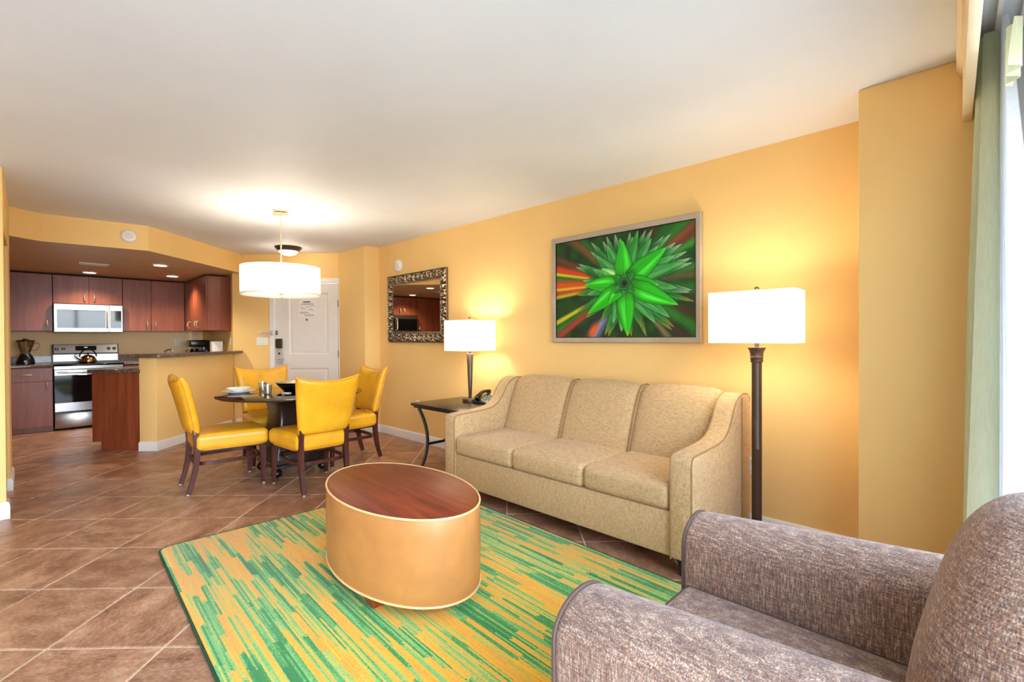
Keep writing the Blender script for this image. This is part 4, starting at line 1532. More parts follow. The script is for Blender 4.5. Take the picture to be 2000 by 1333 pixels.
def dining_chair(label, loc, rz):
    """local: front towards +y, origin on the floor"""
    X = frame(loc, rz)
    t = thing('dining_chair', label, 'chair', loc, rz, 'yellow dining chairs round the table')
    hx, hy, hz = 0.272, 0.272, 0.068

    def seat(x, y, z):
        tp = 1 - 0.17 * (0.5 - y / (2 * hy))
        k_ = max(0, 1 - (x / hx) ** 2) * max(0, 1 - (y / hy) ** 2)
        return (x * tp, y + (0.012 * (1 - (x / hx) ** 2) if y > 0 else 0), z + (0.026 * k_ if z > 0 else 0))
    s_ = part('seat', MB(X).rbox((0, 0.020, 0.418), (hx, hy, hz), 0.042, 6, 4, seat), M['yellow'], t, 60)
    rim = []
    for i in range(40):
        a = 2 * PI * i / 40
        c_, q_ = math.cos(a), math.sin(a)
        x = 0.272 * math.copysign(abs(c_) ** 0.35, c_)
        y = 0.272 * math.copysign(abs(q_) ** 0.35, q_)
        p = seat(x * 0.965, y * 0.965, -0.05)
        rim.append((p[0], p[1] + 0.020, 0.357))
    part('piping', MB(X).tube(rim, 0.005, 6, True), M['pipe_y'], s_)
    part('seat_frame', MB(X).extr([(-0.195, -0.225), (0.195, -0.225), (0.235, 0.265), (-0.235, 0.265)], 'z', 0.336, 0.352, 0.003, 1), M['legwood'], t)

    def yc(v):
        return -0.262 - 0.100 * v ** 1.15 - 0.020 * max(0, (v - 0.8) / 0.2) ** 2

    def bf(u, v):
        hwid = 0.210 + 0.060 * v
        z = 0.488 + 0.445 * v + 0.042 * abs(u) ** 2.2 * v ** 2
        y = yc(v) + 0.030 * u * u
        dy = -0.1 / 0.445
        n = Vector((-0.13 * u, 1.0, -dy)).normalized()
        return (u * hwid, y, z), n
    bk = part('backrest', MB(X).pillow(bf, 20, 16, 10, 0.043), M['yellow'], t, 60)
    edge = []
    for i in range(13):
        edge.append((-1, i / 12))
    for i in range(1, 13):
        edge.append((-1 + 2 * i / 12, 1))
    for i in range(1, 13):
        edge.append((1, 1 - i / 12))
    pe = []
    for u, v in edge:
        p, n = bf(u * 0.985, 0.02 + v * 0.965)
        pe.append(Vector(p) - n * 0.022)
    part('piping', MB(X).tube(pe, 0.0042, 6), M['pipe_y'], bk)
    for sx in (-1, 1):
        zs = [0.008, 0.10, 0.20, 0.30, 0.40, 0.48, 0.53]
        ys = [-0.300, -0.272, -0.251, -0.240, -0.238, -0.247, -0.255]
        w = [0.030, 0.033, 0.037, 0.040, 0.040, 0.038, 0.036]
        lg = part('leg', MB(X).bar([(sx * 0.193, y, z) for y, z in zip(ys, zs)], w, [q * 1.05 for q in w], (1, 0, 0)), M['legwood'], t, 30)
        part('glide', MB(X).tube([(sx * 0.193, -0.303, 0.0), (sx * 0.193, -0.303, 0.010)], 0.012, 10), M['rubber'], lg)
        lg = part('leg', MB(X).bar([(sx * 0.236, 0.252, 0.008), (sx * 0.232, 0.246, 0.34)], [0.028, 0.044], [0.028, 0.044], (1, 0, 0)), M['legwood'], t, 30)
        part('glide', MB(X).tube([(sx * 0.236, 0.252, 0.0), (sx * 0.236, 0.252, 0.010)], 0.012, 10), M['rubber'], lg)
    ring = []
    for i in range(40):
        a = 2 * PI * i / 40
        c_, q_ = math.cos(a), math.sin(a)
        ring.append((0.215 * math.copysign(abs(c_) ** 0.5, c_), 0.002 + 0.246 * math.copysign(abs(q_) ** 0.5, q_), 0.242))
    part('stretcher', MB(X).bar(ring, 0.014, 0.030, lambda i: (ring[i][0], ring[i][1], 0), True), M['legwood'], t, 40)
    return t


dining_chair('yellow vinyl dining chair at the left of the round table, seen side-on', (-4.780, 1.205, 0), math.radians(-3))
dining_chair('yellow vinyl dining chair with its back to the camera nearest the coffee table', (-4.195, 1.735, 0), math.radians(90))
dining_chair('yellow vinyl dining chair at the right of the table by the column', (-4.785, 2.33, 0), math.radians(180))
dining_chair('yellow vinyl dining chair behind the table facing the camera', (-5.375, 1.795, 0), math.radians(-93))

# ================================================================ dining table
TC = (-4.79, 1.79, 0)
TT = 0.757
tb = thing('dining_table', 'round dark-topped pedestal dining table amid four yellow chairs', 'table', TC)
part('tabletop', MB().lathe([(0.0, 0.735), (0.628, 0.735), (0.645, 0.739), (0.652, 0.747), (0.650, 0.754), (0.640, TT), (0.0, TT)], TC, 72), M['tabletop'], tb, 40)


def sq_loft(levels, c, r=0.12, n=5):
    """square section with rounded corners lofted along z"""
    vs, fs = [], []
    k = 0
    for z, h in levels:
        ring = round_rect(h, h, h * r + 0.006, n)
        k = len(ring)
        vs += [(c[0] + x, c[1] + y, z) for x, y in ring]
    for i in range(len(levels) - 1):
        for j in range(k):
            fs.append((i * k + j, i * k + (j + 1) % k, (i + 1) * k + (j + 1) % k, (i + 1) * k + j))
    fs.append(tuple(range(k))[::-1])
    fs.append(tuple(range((len(levels) - 1) * k, len(levels) * k)))
    return MB().add(vs, fs)


part('pedestal', sq_loft([(0.16, 0.240), (0.24, 0.232), (0.30, 0.218), (0.36, 0.200), (0.43, 0.184), (0.50, 0.174), (0.56, 0.172), (0.62, 0.178), (0.67, 0.192), (0.71, 0.212), (0.735, 0.232)], TC), M['espresso'], tb, 35)
part('plinth', sq_loft([(0.085, 0.235), (0.095, 0.258), (0.115, 0.258), (0.125, 0.242), (0.16, 0.242)], TC), M['espresso'], tb, 35)
for sx in (-1, 1):
    for sy in (-1, 1):
        part('ball_foot', MB().lathe([(0.0, 0.0), (0.022, 0.002), (0.041, 0.014), (0.049, 0.036), (0.045, 0.058), (0.030, 0.074), (0.024, 0.088), (0.0, 0.088)], (TC[0] + sx * 0.195, TC[1] + sy * 0.215, 0), 20), M['black'], tb, 60)


def lathe_thing(name, label, cat, prof, c, mat, n=32, group=None, smooth=50):
    return single(name, label, cat, MB().lathe(prof, c, n), mat, c, 0, group, smooth)


PLATE = [(0.0, 0.0), (0.085, 0.0), (0.095, 0.006), (0.148, 0.020), (0.150, 0.023), (0.145, 0.023), (0.094, 0.011), (0.0, 0.007)]
BOWL = [(0.0, 0.0), (0.045, 0.0), (0.050, 0.006), (0.085, 0.022), (0.108, 0.038), (0.106, 0.041), (0.082, 0.028), (0.045, 0.010), (0.0, 0.008)]
p1 = (-5.09, 1.405, TT)
p2 = (-4.50, 1.93, TT)
lathe_thing('dinner_plate', 'white dinner plate on the left of the dining table under a bowl', 'plate', PLATE, p1, M['porcelain'], 40, 'place settings')
lathe_thing('soup_bowl', 'shallow white bowl stacked on the left dinner plate', 'bowl', BOWL, (p1[0], p1[1], TT + 0.009), M['porcelain'], 40, 'place settings')
lathe_thing('dinner_plate', 'white dinner plate half hidden behind the nearest chair back', 'plate', PLATE, p2, M['porcelain'], 40, 'place settings')
lathe_thing('soup_bowl', 'shallow white bowl on the plate behind the nearest chair back', 'bowl', BOWL, (p2[0], p2[1], TT + 0.009), M['porcelain'], 40, 'place settings')
GL = [(0.0, 0.0), (0.030, 0.0), (0.032, 0.004), (0.038, 0.092), (0.0365, 0.092), (0.030, 0.010), (0.0, 0.008)]
lathe_thing('water_glass', 'clear tumbler nearest the camera on the dining table', 'glass', GL, (-4.72, 1.545, TT), M['tumbler'], 28, 'table glasses', 60)
lathe_thing('water_glass', 'clear tumbler just behind the other one on the dining table', 'glass', GL, (-5.05, 1.605, TT), M['tumbler'], 28, 'table glasses', 60)
# dark serving bowl in the centre
bw = thing('centre_bowl', 'wide dark bowl with a brown inside in the middle of the table', 'bowl', (-4.88, 1.86, TT))
part('bowl_shell', MB().lathe([(0.0, 0.0), (0.105, 0.0), (0.115, 0.008), (0.165, 0.060), (0.185, 0.088), (0.180, 0.088), (0.158, 0.060), (0.108, 0.014)], (-4.88, 1.86, TT), 48, cap=False), M['black'], bw, 50)
part('bowl_lining', MB().lathe([(0.178, 0.0875), (0.156, 0.061), (0.105, 0.016), (0.0, 0.012)], (-4.88, 1.86, TT), 48, cap=False), M['nickel'], bw, 50)


def fork(label, c, rz, group='table cutlery'):
    X = frame(c, rz)
    mb = MB(X)
    mb.bar([(0, -0.10, 0.004), (0, -0.02, 0.006), (0, 0.03, 0.004)], [0.014, 0.007, 0.010], 0.0025, (1, 0, 0))
    mb.bar([(0, 0.03, 0.004), (0, 0.05, 0.003)], [0.012, 0.022], 0.0022, (1, 0, 0))
    for k in range(4):
        x = (k - 1.5) * 0.006
        mb.bar([(x, 0.048, 0.003), (x, 0.095, 0.005)], 0.0032, 0.002, (1, 0, 0))
    return single('fork', label, 'fork', mb, M['chrome'], c, rz, group)


fork('steel fork lying beside the left plate', (-4.90, 1.44, TT), math.radians(10))
fork('steel fork lying in front of the dark bowl', (-4.62, 1.64, TT), math.radians(75))
nk = single('napkin', 'folded pale napkin near the front edge of the dark table', 'napkin', MB(frame((-4.655, 1.69, TT), 0.5)).box(-0.04, 0.04, -0.02, 0.02, 0, 0.012, 0.005, 2), M['paper'], (-4.655, 1.69, TT), 0.5)

# ================================================================ end table, lamp, phone
EX0, EX1, EY0, EY1, EZ = -3.985, -3.185, 2.615, 3.285, 0.640
et = thing('end_table', 'dark wood end table with curved grey metal legs beside the sofa', 'table', ((EX0 + EX1) / 2, (EY0 + EY1) / 2, 0))
part('tabletop', MB().box(EX0, EX1, EY0, EY1, EZ - 0.026, EZ, 0.006, 2).box(EX0 + 0.02, EX1 - 0.02, EY0 + 0.02, EY1 - 0.02, EZ - 0.045, EZ - 0.026, 0.003, 1), M['espresso'], et)
lz = [0.0, 0.06, 0.13, 0.20, 0.27, 0.34, 0.41, 0.48, 0.55, 0.597]
lo = [0.070, 0.092, 0.112, 0.124, 0.128, 0.124, 0.112, 0.092, 0.064, 0.042]
for sx, x0 in ((1, EX0), (-1, EX1)):
    for sy, y0 in ((1, EY0), (-1, EY1)):
        pts = [(x0 + sx * (o_ - 0.010), y0 + sy * (o_ * 0.55 + 0.045), z) for z, o_ in zip(lz, lo)]
        part('leg', MB().bar(pts, 0.034, 0.018, (sx * 0.5, -sy, 0)), M['pewter'], et, 50)
for z in (0.235,):
    a0, a1 = EX0 + 0.115, EX1 - 0.115
    c0, c1 = EY0 + 0.115, EY1 - 0.115
    for x in (a0, a1):
        part('cross_rail', MB().box(x - 0.007, x + 0.007, c0, c1, z - 0.012, z + 0.012), M['pewter'], et, 0)
part('lower_rail', MB().box(a0 - 0.03, a1 + 0.03, EY0 + 0.33, EY0 + 0.344, 0.223, 0.247), M['pewter'], et, 0)
for y in (EY0 + 0.085, EY1 - 0.085):
    part('floor_rail', MB().box(EX0 + 0.065, EX1 - 0.065, y - 0.006, y + 0.006, 0.004, 0.020), M['pewter'], et, 0)


def box_shade(c, hx, hy, z0, z1, X=None, t=0.003):
    mb = MB(X)
    for a, b, c_, d in ((-hx, hx, -hy, -hy + t), (-hx, hx, hy - t, hy), (-hx, -hx + t, -hy + t, hy - t), (hx - t, hx, -hy + t, hy - t)):
        mb.box(c[0] + a, c[0] + b, c[1] + c_, c[1] + d, z0, z1)
    return mb


LC = (-3.625, 3.075)
tl = thing('table_lamp', 'dark tapered table lamp with a lit square white shade on the end table', 'lamp', (LC[0], LC[1], EZ))
part('base', MB().lathe([(0.0, 0.0), (0.072, 0.0), (0.076, 0.004), (0.076, 0.028), (0.070, 0.034), (0.020, 0.037), (0.0, 0.037)], (*LC, EZ), 32), M['bronze'], tl)
part('column', MB().lathe([(0.014, 0.037), (0.017, 0.08), (0.034, 0.470), (0.030, 0.478), (0.012, 0.482), (0.010, 0.52), (0.0, 0.52)], (*LC, EZ), 24), M['bronze'], tl)
tsh = part('shade', box_shade((0, 0), 0.180, 0.180, 1.148, 1.448, frame((*LC, 0), math.radians(2.5))), M['shade'], tl, 0)
part('harp', MB().tube([(LC[0] - 0.18, LC[1], 1.442), (LC[0] + 0.18, LC[1], 1.442)], 0.0025, 6).tube([(LC[0], LC[1] - 0.18, 1.442), (LC[0], LC[1] + 0.18, 1.442)], 0.0025, 6).tube([(LC[0], LC[1], 1.15), (LC[0], LC[1], 1.20)], 0.016, 12), M['bronze'], tl)
part('finial', MB().lathe([(0.0, 0.0), (0.006, 0.0), (0.005, 0.012), (0.013, 0.020), (0.014, 0.030), (0.008, 0.040), (0.0, 0.042)], (*LC, 1.442), 16), M['bronze'], tl)
part('bulb', MB().lathe([(0.0, 0.0), (0.014, 0.0), (0.016, 0.02), (0.030, 0.06), (0.026, 0.09), (0.0, 0.105)], (*LC, 1.165), 16), M['bulb'], tl)
lamp('table_lamp_light', 'POINT', (LC[0], LC[1], 1.31), 15, WARM, 0.09)

PH, PHA = (-3.43, 3.135, EZ), math.radians(8)
XP_ = frame(PH, PHA)
ph = thing('telephone', 'black desk telephone with grey keypad on the end table beside the lamp', 'telephone', PH, PHA)
# local: front -y, wedge rising to the back (+y)
part('body', MB(XP_).extr([(-0.11, 0.0), (0.11, 0.0), (0.11, 0.075), (0.095, 0.082), (-0.10, 0.024), (-0.11, 0.016)], 'x', -0.10, 0.10, 0.006, 2), M['black'], ph)
kp = MB(XP_)


def onface(x, y, d):
    return (x, y, 0.024 + (y + 0.10) * 0.058 / 0.195 + d)


kp.add([onface(-0.02, -0.085, 0.001), onface(0.092, -0.085, 0.001), onface(0.092, 0.085, 0.001), onface(-0.02, 0.085, 0.001), onface(-0.02, -0.085, 0.005), onface(0.092, -0.085, 0.005), onface(0.092, 0.085, 0.005), onface(-0.02, 0.085, 0.005)], [(3, 2, 1, 0), (4, 5, 6, 7), (0, 1, 5, 4), (1, 2, 6, 5), (2, 3, 7, 6), (3, 0, 4, 7)])
kpo = part('keypad', kp, M['grey_pad'], ph, 0)
for i in range(3):
    for j in range(4):
        x, y = 0.005 + i * 0.030, -0.068 + j * 0.030
        part('key', MB(XP_).add([onface(x + a, y + b, d) for d in (0.004, 0.008) for a, b in ((-0.009, -0.009), (0.009, -0.009), (0.009, 0.009), (-0.009, 0.009))], [(3, 2, 1, 0), (4, 5, 6, 7), (0, 1, 5, 4), (1, 2, 6, 5), (2, 3, 7, 6), (3, 0, 4, 7)]), M['black'], kpo, 0)
hs = [onface(-0.062, -0.095 + 0.19 * i / 12, 0.016 + 0.034 * math.sin(PI * i / 12)) for i in range(13)]
part('handset', MB(XP_).bar(hs, [0.046, 0.046, 0.042, 0.036, 0.034, 0.033, 0.033, 0.033, 0.034, 0.036, 0.042, 0.046, 0.046], [0.034, 0.034, 0.030, 0.024, 0.022, 0.022, 0.022, 0.022, 0.022, 0.024, 0.030, 0.034, 0.034], (1, 0, 0)), M['black'], ph, 50)

# ================================================================ floor lamp
FC = (-0.958, 3.06)
fl_ = thing('floor_lamp', 'dark bronze floor lamp with a lit rectangular white shade right of the sofa', 'lamp', (*FC, 0))
part('base', MB().lathe([(0.0, 0.0), (0.14, 0.0), (0.142, 0.012), (0.12, 0.022), (0.05, 0.032), (0.036, 0.05), (0.0, 0.05)], (*FC, 0), 40), M['bronze'], fl_)
part('pole', MB().lathe([(0.028, 0.045), (0.028, 0.60), (0.0285, 0.602), (0.0285, 0.608), (0.028, 0.61), (0.028, 1.125)], (*FC, 0), 32), M['bronze'], fl_)
part('capital', MB().lathe([(0.030, 1.120), (0.035, 1.124), (0.035, 1.150), (0.037, 1.153), (0.035, 1.156), (0.036, 1.172), (0.041, 1.192), (0.050, 1.208), (0.050, 1.212), (0.0, 1.214)], (*FC, 0), 32), M['bronze'], fl_, 50)
part('neck', MB().lathe([(0.013, 1.212), (0.013, 1.24), (0.017, 1.242), (0.017, 1.262), (0.0, 1.264)], (*FC, 0), 16), M['bronze'], fl_)
part('shade', box_shade((-0.966, 3.06), 0.236, 0.112, 1.238, 1.546), M['shade'], fl_, 0)
part('harp', MB().tube([(-1.20, 3.06, 1.540), (-0.73, 3.06, 1.540)], 0.0025, 6).tube([(FC[0], 2.95, 1.540), (FC[0], 3.17, 1.540)], 0.0025, 6), M['bronze'], fl_)
part('finial', MB().lathe([(0.0, 0.0), (0.006, 0.0), (0.005, 0.010), (0.014, 0.018), (0.015, 0.026), (0.008, 0.034), (0.0, 0.036)], (*FC, 1.540), 16), M['bronze'], fl_)
part('bulb', MB().lathe([(0.0, 0.0), (0.014, 0.0), (0.016, 0.02), (0.030, 0.06), (0.026, 0.09), (0.0, 0.105)], (*FC, 1.262), 16), M['bulb'], fl_)
lamp('floor_lamp_light', 'POINT', (FC[0], FC[1], 1.385), 15, WARM, 0.07)

# ================================================================ pendant and flush light
PC = (-4.82, 1.71)
pd = thing('pendant_lamp', 'large lit white drum pendant hanging over the dining table', 'lamp', (*PC, CEIL))
PR, PZ0, PZ1 = 0.352, 1.695, 1.965
part('canopy', MB().lathe([(0.0, 0.0), (0.068, 0.0), (0.070, -0.006), (0.070, -0.014), (0.030, -0.018), (0.030, -0.026), (0.074, -0.030), (0.074, -0.036), (0.012, -0.044), (0.0, -0.044)], (*PC, CEIL), 32), M['nickel'], pd)
part('rod', MB().tube([(*PC, CEIL - 0.04), (*PC, PZ0 - 0.005)], 0.0075, 12), M['nickel'], pd)
sh_ = part('shade', MB().lathe([(PR, PZ0), (PR, PZ1), (PR - 0.003, PZ1), (PR - 0.003, PZ0), (PR, PZ0)], (*PC, 0), 72, cap=False), M['shade'], pd, 40)
part('hem', MB().lathe([(PR + 0.0015, PZ0 - 0.001), (PR + 0.0015, PZ0 + 0.016), (PR - 0.0035, PZ0 + 0.016), (PR - 0.0035, PZ0 - 0.001), (PR + 0.0015, PZ0 - 0.001)], (*PC, 0), 72, cap=False), M['hem'], pd, 40)
part('diffuser', MB().lathe([(0.0, PZ0 + 0.018), (PR - 0.004, PZ0 + 0.018), (PR - 0.004, PZ0 + 0.022), (0.0, PZ0 + 0.022)], (*PC, 0), 48), M['shade'], pd, 0)
part('finial', MB().lathe([(0.0, 0.016), (0.032, 0.016), (0.032, 0.012), (0.010, 0.008), (0.008, -0.012), (0.013, -0.022), (0.010, -0.032), (0.0, -0.036)], (*PC, PZ0), 20), M['nickel'], pd)
for k in range(3):
    a = 2 * PI * k / 3 + 0.4
    part('spoke', MB().tube([(*PC, PZ1 - 0.006), (PC[0] + (PR - 0.002) * math.cos(a), PC[1] + (PR - 0.002) * math.sin(a), PZ1 - 0.006)], 0.003, 6), M['nickel'], pd)
    part('bulb', MB().lathe([(0.0, -0.05), (0.022, -0.045), (0.03, -0.02), (0.02, 0.02), (0.013, 0.045), (0.0, 0.045)], (PC[0] + 0.12 * math.cos(a), PC[1] + 0.12 * math.sin(a), 1.85), 14), M['bulb'], pd)
lamp('pendant_light', 'POINT', (PC[0], PC[1], 1.86), 24, WARM2, 0.12)

FLC = (-6.655, 2.455, CEIL)
fu = thing('flush_ceiling_light', 'round bronze flush ceiling light with a lit bowl near the entrance door', 'ceiling light', FLC)
part('bronze_pan', MB().lathe([(0.165, 0.0), (0.168, -0.012), (0.128, -0.056), (0.122, -0.056), (0.12, -0.02), (0.0, -0.01)], FLC, 48, cap=False), M['bronze'], fu, 40)
part('glass_bowl', MB().lathe([(0.124, -0.054), (0.115, -0.075), (0.085, -0.098), (0.045, -0.110), (0.0, -0.113)], FLC, 40, cap=False), M['bowl_lit'], fu, 60)
lamp('flush_light', 'POINT', (FLC[0], FLC[1], CEIL - 0.20), 4, WARM2, 0.10)
# ================================================================ framed plant photograph
PX0, PX1, PZ0_, PZ1_ = -2.757, -1.399, 1.232, 2.156
pic = thing('framed_picture', 'large silver-framed print of a green spiky plant above the sofa', 'picture', ((PX0 + PX1) / 2, YW, PZ0_))


def frame_rect(x0, x1, z0, z1, prof):
    """prof: list of (inset, y offset from the wall towards the room)"""
    mb = MB()
    vs, fs = [], []
    for ins, out in prof:
        vs += [(x0 + ins, YW - out, z0 + ins), (x1 - ins, YW - out, z0 + ins), (x1 - ins, YW - out, z1 - ins), (x0 + ins, YW - out, z1 - ins)]
    k = len(prof)
    for i in range(k):
        i2 = (i + 1) % k
        for q in range(4):
            q2 = (q + 1) % 4
            fs.append((i * 4 + q, i * 4 + q2, i2 * 4 + q2, i2 * 4 + q))
    return mb.add(vs, fs)


part('frame', frame_rect(PX0, PX1, PZ0_, PZ1_, [(0.0, 0.002), (0.0, 0.036), (0.004, 0.040), (0.030, 0.036), (0.040, 0.032), (0.040, 0.002)]), M['silver_frame'], pic, 20)
part('black_liner', frame_rect(PX0 + 0.040, PX1 - 0.040, PZ0_ + 0.040, PZ1_ - 0.040, [(0.0, 0.003), (0.0, 0.030), (0.006, 0.030), (0.006, 0.003)]), M['black'], pic, 20)

# the print is painted numerically into a vertex grid (flat picture, fixed colours)
GW, GH = 330, 224
SS = 2
W_, H_ = GW * SS, GH * SS
# homography: print corners in a reference frame -> unit square
src = np.array([(168, 345), (1138, 168), (1140, 995), (172, 998)], float)
dst = np.array([(0, 0), (1, 0), (1, 1), (0, 1)], float)
A_ = []
for (x, y), (u, v) in zip(src, dst):
    A_.append([x, y, 1, 0, 0, 0, -u * x, -u * y])
    A_.append([0, 0, 0, x, y, 1, -v * x, -v * y])
hv = np.linalg.solve(np.array(A_), dst.ravel())
Hm = np.append(hv, 1).reshape(3, 3)


def uv(p):
    q = Hm @ np.array([p[0], p[1], 1.0])
    return q[0] / q[2] * W_, q[1] / q[2] * H_


yy, xx = np.mgrid[0:H_, 0:W_].astype(float)
cx_, cy_ = uv((640, 620))
ang = np.degrees(np.arctan2(-(yy - cy_), xx - cx_)) % 360       # 0 = right, ccw
rad = np.hypot(xx - cx_, yy - cy_) / H_


def noise1(x, seed, n=720):
    r = np.random.default_rng(seed).random(n)
    i = np.floor(x).astype(int) % n
    f_ = x - np.floor(x)
    f_ = f_ * f_ * (3 - 2 * f_)
    return r[i] * (1 - f_) + r[(i + 1) % n] * f_


def vnoise(x, y, seed):
    r = np.random.default_rng(seed).random((64, 64))
    i, j = np.floor(x).astype(int), np.floor(y).astype(int)
    fx, fy = x - i, y - j
    fx, fy = fx * fx * (3 - 2 * fx), fy * fy * (3 - 2 * fy)
    g = lambda a, b: r[a % 64, b % 64]
    return (g(i, j) * (1 - fx) + g(i + 1, j) * fx) * (1 - fy) + (g(i, j + 1) * (1 - fx) + g(i + 1, j + 1) * fx) * fy


img = np.zeros((H_, W_, 3))
base_g = np.array([16, 78, 22.])
base_d = np.array([12, 34, 16.])
n1 = noise1(ang / 3.0, 3)
n2 = vnoise(xx / 34, yy / 34, 5)
img[:] = base_d + (base_g - base_d) * (0.25 * n1 + 0.95 * n2)[..., None]


def streak(a0, w, col, r0=0.05, r1=2.0, s=1.0):
    d = (ang - a0 + 180) % 360 - 180
    dist = np.abs(np.sin(np.radians(d))) * rad * H_
    fr = np.cos(np.radians(d)) > 0
    m_ = np.clip(1.3 - dist / (w * H_ * (0.5 + 0.9 * np.minimum(rad, 1.0))), 0, 1) * fr * np.clip((rad - r0) / 0.08, 0, 1) * np.clip((r1 - rad) / 0.1, 0, 1) * s
    m_ = m_[..., None]
    img[:] = img * (1 - m_) + np.array(col, float) * m_


# left: red / orange / yellow blades
for a0, w, c, s_ in ((158, .035, (120, 60, 40), .8), (165, .045, (214, 60, 24), .95), (168.5, .018, (232, 214, 40), .9), (172, .03, (60, 120, 40), .8),
                     (177, .05, (222, 84, 26), .95), (180.5, .018, (238, 200, 50), .9), (183, .022, (200, 70, 30), .9), (186, .02, (226, 190, 46), .85),
                     (196, .03, (30, 60, 44), .8), (204, .024, (214, 196, 48), .95), (209, .03, (60, 130, 40), .7), (213, .034, (168, 56, 52), .95),
                     (226, .06, (28, 46, 48), .9), (236, .04, (140, 150, 206), .85), (241, .022, (90, 96, 150), .8),
                     (250, .05, (226, 84, 40), .0), (140, .05, (150, 84, 44), .7), (134, .03, (40, 110, 36), .7),
                     (40, .06, (40, 120, 34), .8), (34, .04, (134, 58, 34), .85), (29, .035, (110, 46, 34), .85), (25, .03, (52, 140, 44), .8), (58, .05, (86, 40, 28), .7), (48, .04, (26, 90, 30), .8),
                     (8, .05, (52, 120, 44), .7), (2, .035, (110, 80, 48), .7), (352, .05, (38, 110, 40), .8), (344, .04, (56, 50, 34), .8),
                     (334, .05, (74, 48, 34), .85), (327, .05, (40, 130, 38), .8), (318, .05, (66, 44, 34), .85), (310, .03, (170, 130, 100), .7)):
    streak(a0, w, c, s=s_)
# orange blade at the bottom left
ox, oy = uv((425, 950))
m_ = np.clip(1.25 - np.hypot(((xx - ox) * 0.8 + (yy - oy) * 0.6) / (W_ * 0.035), ((yy - oy) * 0.8 - (xx - ox) * 0.6) / (H_ * 0.11)), 0, 1)[..., None]
img = img * (1 - m_) + np.array([234, 92, 40.]) * m_


def leaf(tip, w, c0, c1, tipc, r0=0.0, bend=0.0, seed=0, ctr=(640, 620), tipf=0.80, rag=0.0, mid_=0.35, gloss_=0.3):
    """tapered blade from near the centre to tip, painted over the picture"""
    tx, ty = uv(tip)
    c_x, c_y = uv(ctr)
    bx, by = c_x + (tx - c_x) * r0, c_y + (ty - c_y) * r0
    L = math.hypot(tx - bx, ty - by)
    ux, uy = (tx - bx) / L, (ty - by) / L
    s_ = ((xx - bx) * ux + (yy - by) * uy) / L
    d = (-(xx - bx) * uy + (yy - by) * ux)
    d = d - bend * L * 4 * s_ * (1 - s_)
    sc = np.clip(s_, 0, 1)
    prof_ = np.minimum(0.55 + 1.1 * sc, 1.0) * np.clip(1 - sc ** 2.1, 0, 1) ** 0.9
    if rag:
        prof_ = prof_ * (1 + rag * (noise1(sc * 40 + seed * 7, seed + 50) - 0.5))
    hw_ = w * H_ * prof_ + 1e-6
    t = d / hw_
    inside = (s_ > 0) & (s_ < 1) & (np.abs(t) < 1)
    n_s = noise1((t + 1) * 9 + seed, seed) * 0.6 + noise1((t + 1) * 23 + seed, seed + 9) * 0.4
    k_ = np.clip(0.30 + 0.5 * n_s + 0.25 * (t > 0) * (1 - np.abs(t)), 0, 1)[..., None]
    c = np.array(c0, float) * (1 - k_) + np.array(c1, float) * k_
    c = c * (1 - mid_ * np.exp(-(t / 0.05) ** 2))[..., None]
    sheen_ = np.exp(-((t - 0.38) / 0.20) ** 2) * np.exp(-((sc - 0.55) / 0.28) ** 2) * (0.4 + 0.6 * n_s)
    c = c + np.array([70, 60, 60.]) * (sheen_ * gloss_)[..., None]
    c = c * (0.55 + 0.45 * np.clip(sc / 0.35, 0, 1))[..., None]
    c = c * (1 - 0.30 * np.clip((np.abs(t) - 0.8) / 0.2, 0, 1))[..., None]
    kt_ = np.clip((sc - tipf) / (1.02 - tipf), 0, 1)[..., None] * (0.5 + 0.5 * n_s)[..., None]
    c = c * (1 - kt_) + np.array(tipc, float) * kt_
    # soft dark rim under the blade (printed)
    rim = (s_ > 0) & (s_ < 1.0) & (np.abs(d) < hw_ + 2.5)
    img[rim] = img[rim] * 0.68
    img[inside] = c[inside]


DK0, DK1 = (10, 62, 26), (40, 150, 60)
PALE = (216, 206, 186)
outer = [(680, 258), (735, 248), (790, 240), (838, 236), (575, 272), (515, 287), (490, 322), (408, 330), (965, 270), (915, 285), (1045, 338), (1000, 330), (1080, 392), (1108, 440), (1116, 474), (405, 395), (322, 484), (302, 506), (1112, 665), (1100, 682), (1132, 746), (992, 930), (975, 948), (795, 992), (770, 935), (690, 992), (530, 992), (505, 985), (478, 890), (318, 820), (372, 862), (300, 700), (350, 600)]
rr = np.random.default_rng(11)
for i in rr.permutation(len(outer)):
    t_ = outer[i]
    pc_ = PALE if t_[1] < 700 else (214, 150, 60)
    leaf(t_, 0.058 + 0.022 * rr.random(), DK0, DK1, pc_, 0.05, 0.02 * (rr.random() - 0.5), int(i) + 1, tipf=0.72, rag=0.25)
mid = [(610, 300), (700, 290), (830, 300), (880, 350), (1000, 420), (1060, 470), (440, 420), (520, 350), (1010, 650), (420, 520), (960, 860), (860, 900), (620, 960), (560, 900), (430, 760), (380, 700)]
for i in rr.permutation(len(mid)):
    leaf(mid[i], 0.074 + 0.020 * rr.random(), (14, 84, 28), (84, 190, 96), (150, 200, 130), 0.04, 0.03 * (rr.random() - 0.5), int(i) + 70, tipf=0.8)
BR0, BR1 = (6, 122, 8), (50, 226, 40)
for i, (t_, w, c1) in enumerate([((735, 262), .082, (60, 150, 80)), ((480, 515), .084, (170, 230, 140)), ((625, 318), .112, BR1), ((935, 365), .112, BR1), ((885, 628), .098, BR1), ((1018, 770), .108, BR1), ((362, 632), .100, BR1), ((385, 835), .096, BR1), ((665, 992), .112, BR1), ((530, 762), .078, BR1)]):
    leaf(t_, w, BR0, c1, (120, 236, 90) if t_[1] < 900 else (236, 196, 60), 0.03, 0.0, 120 + i, tipf=0.86, mid_=0.12, gloss_=0.9)
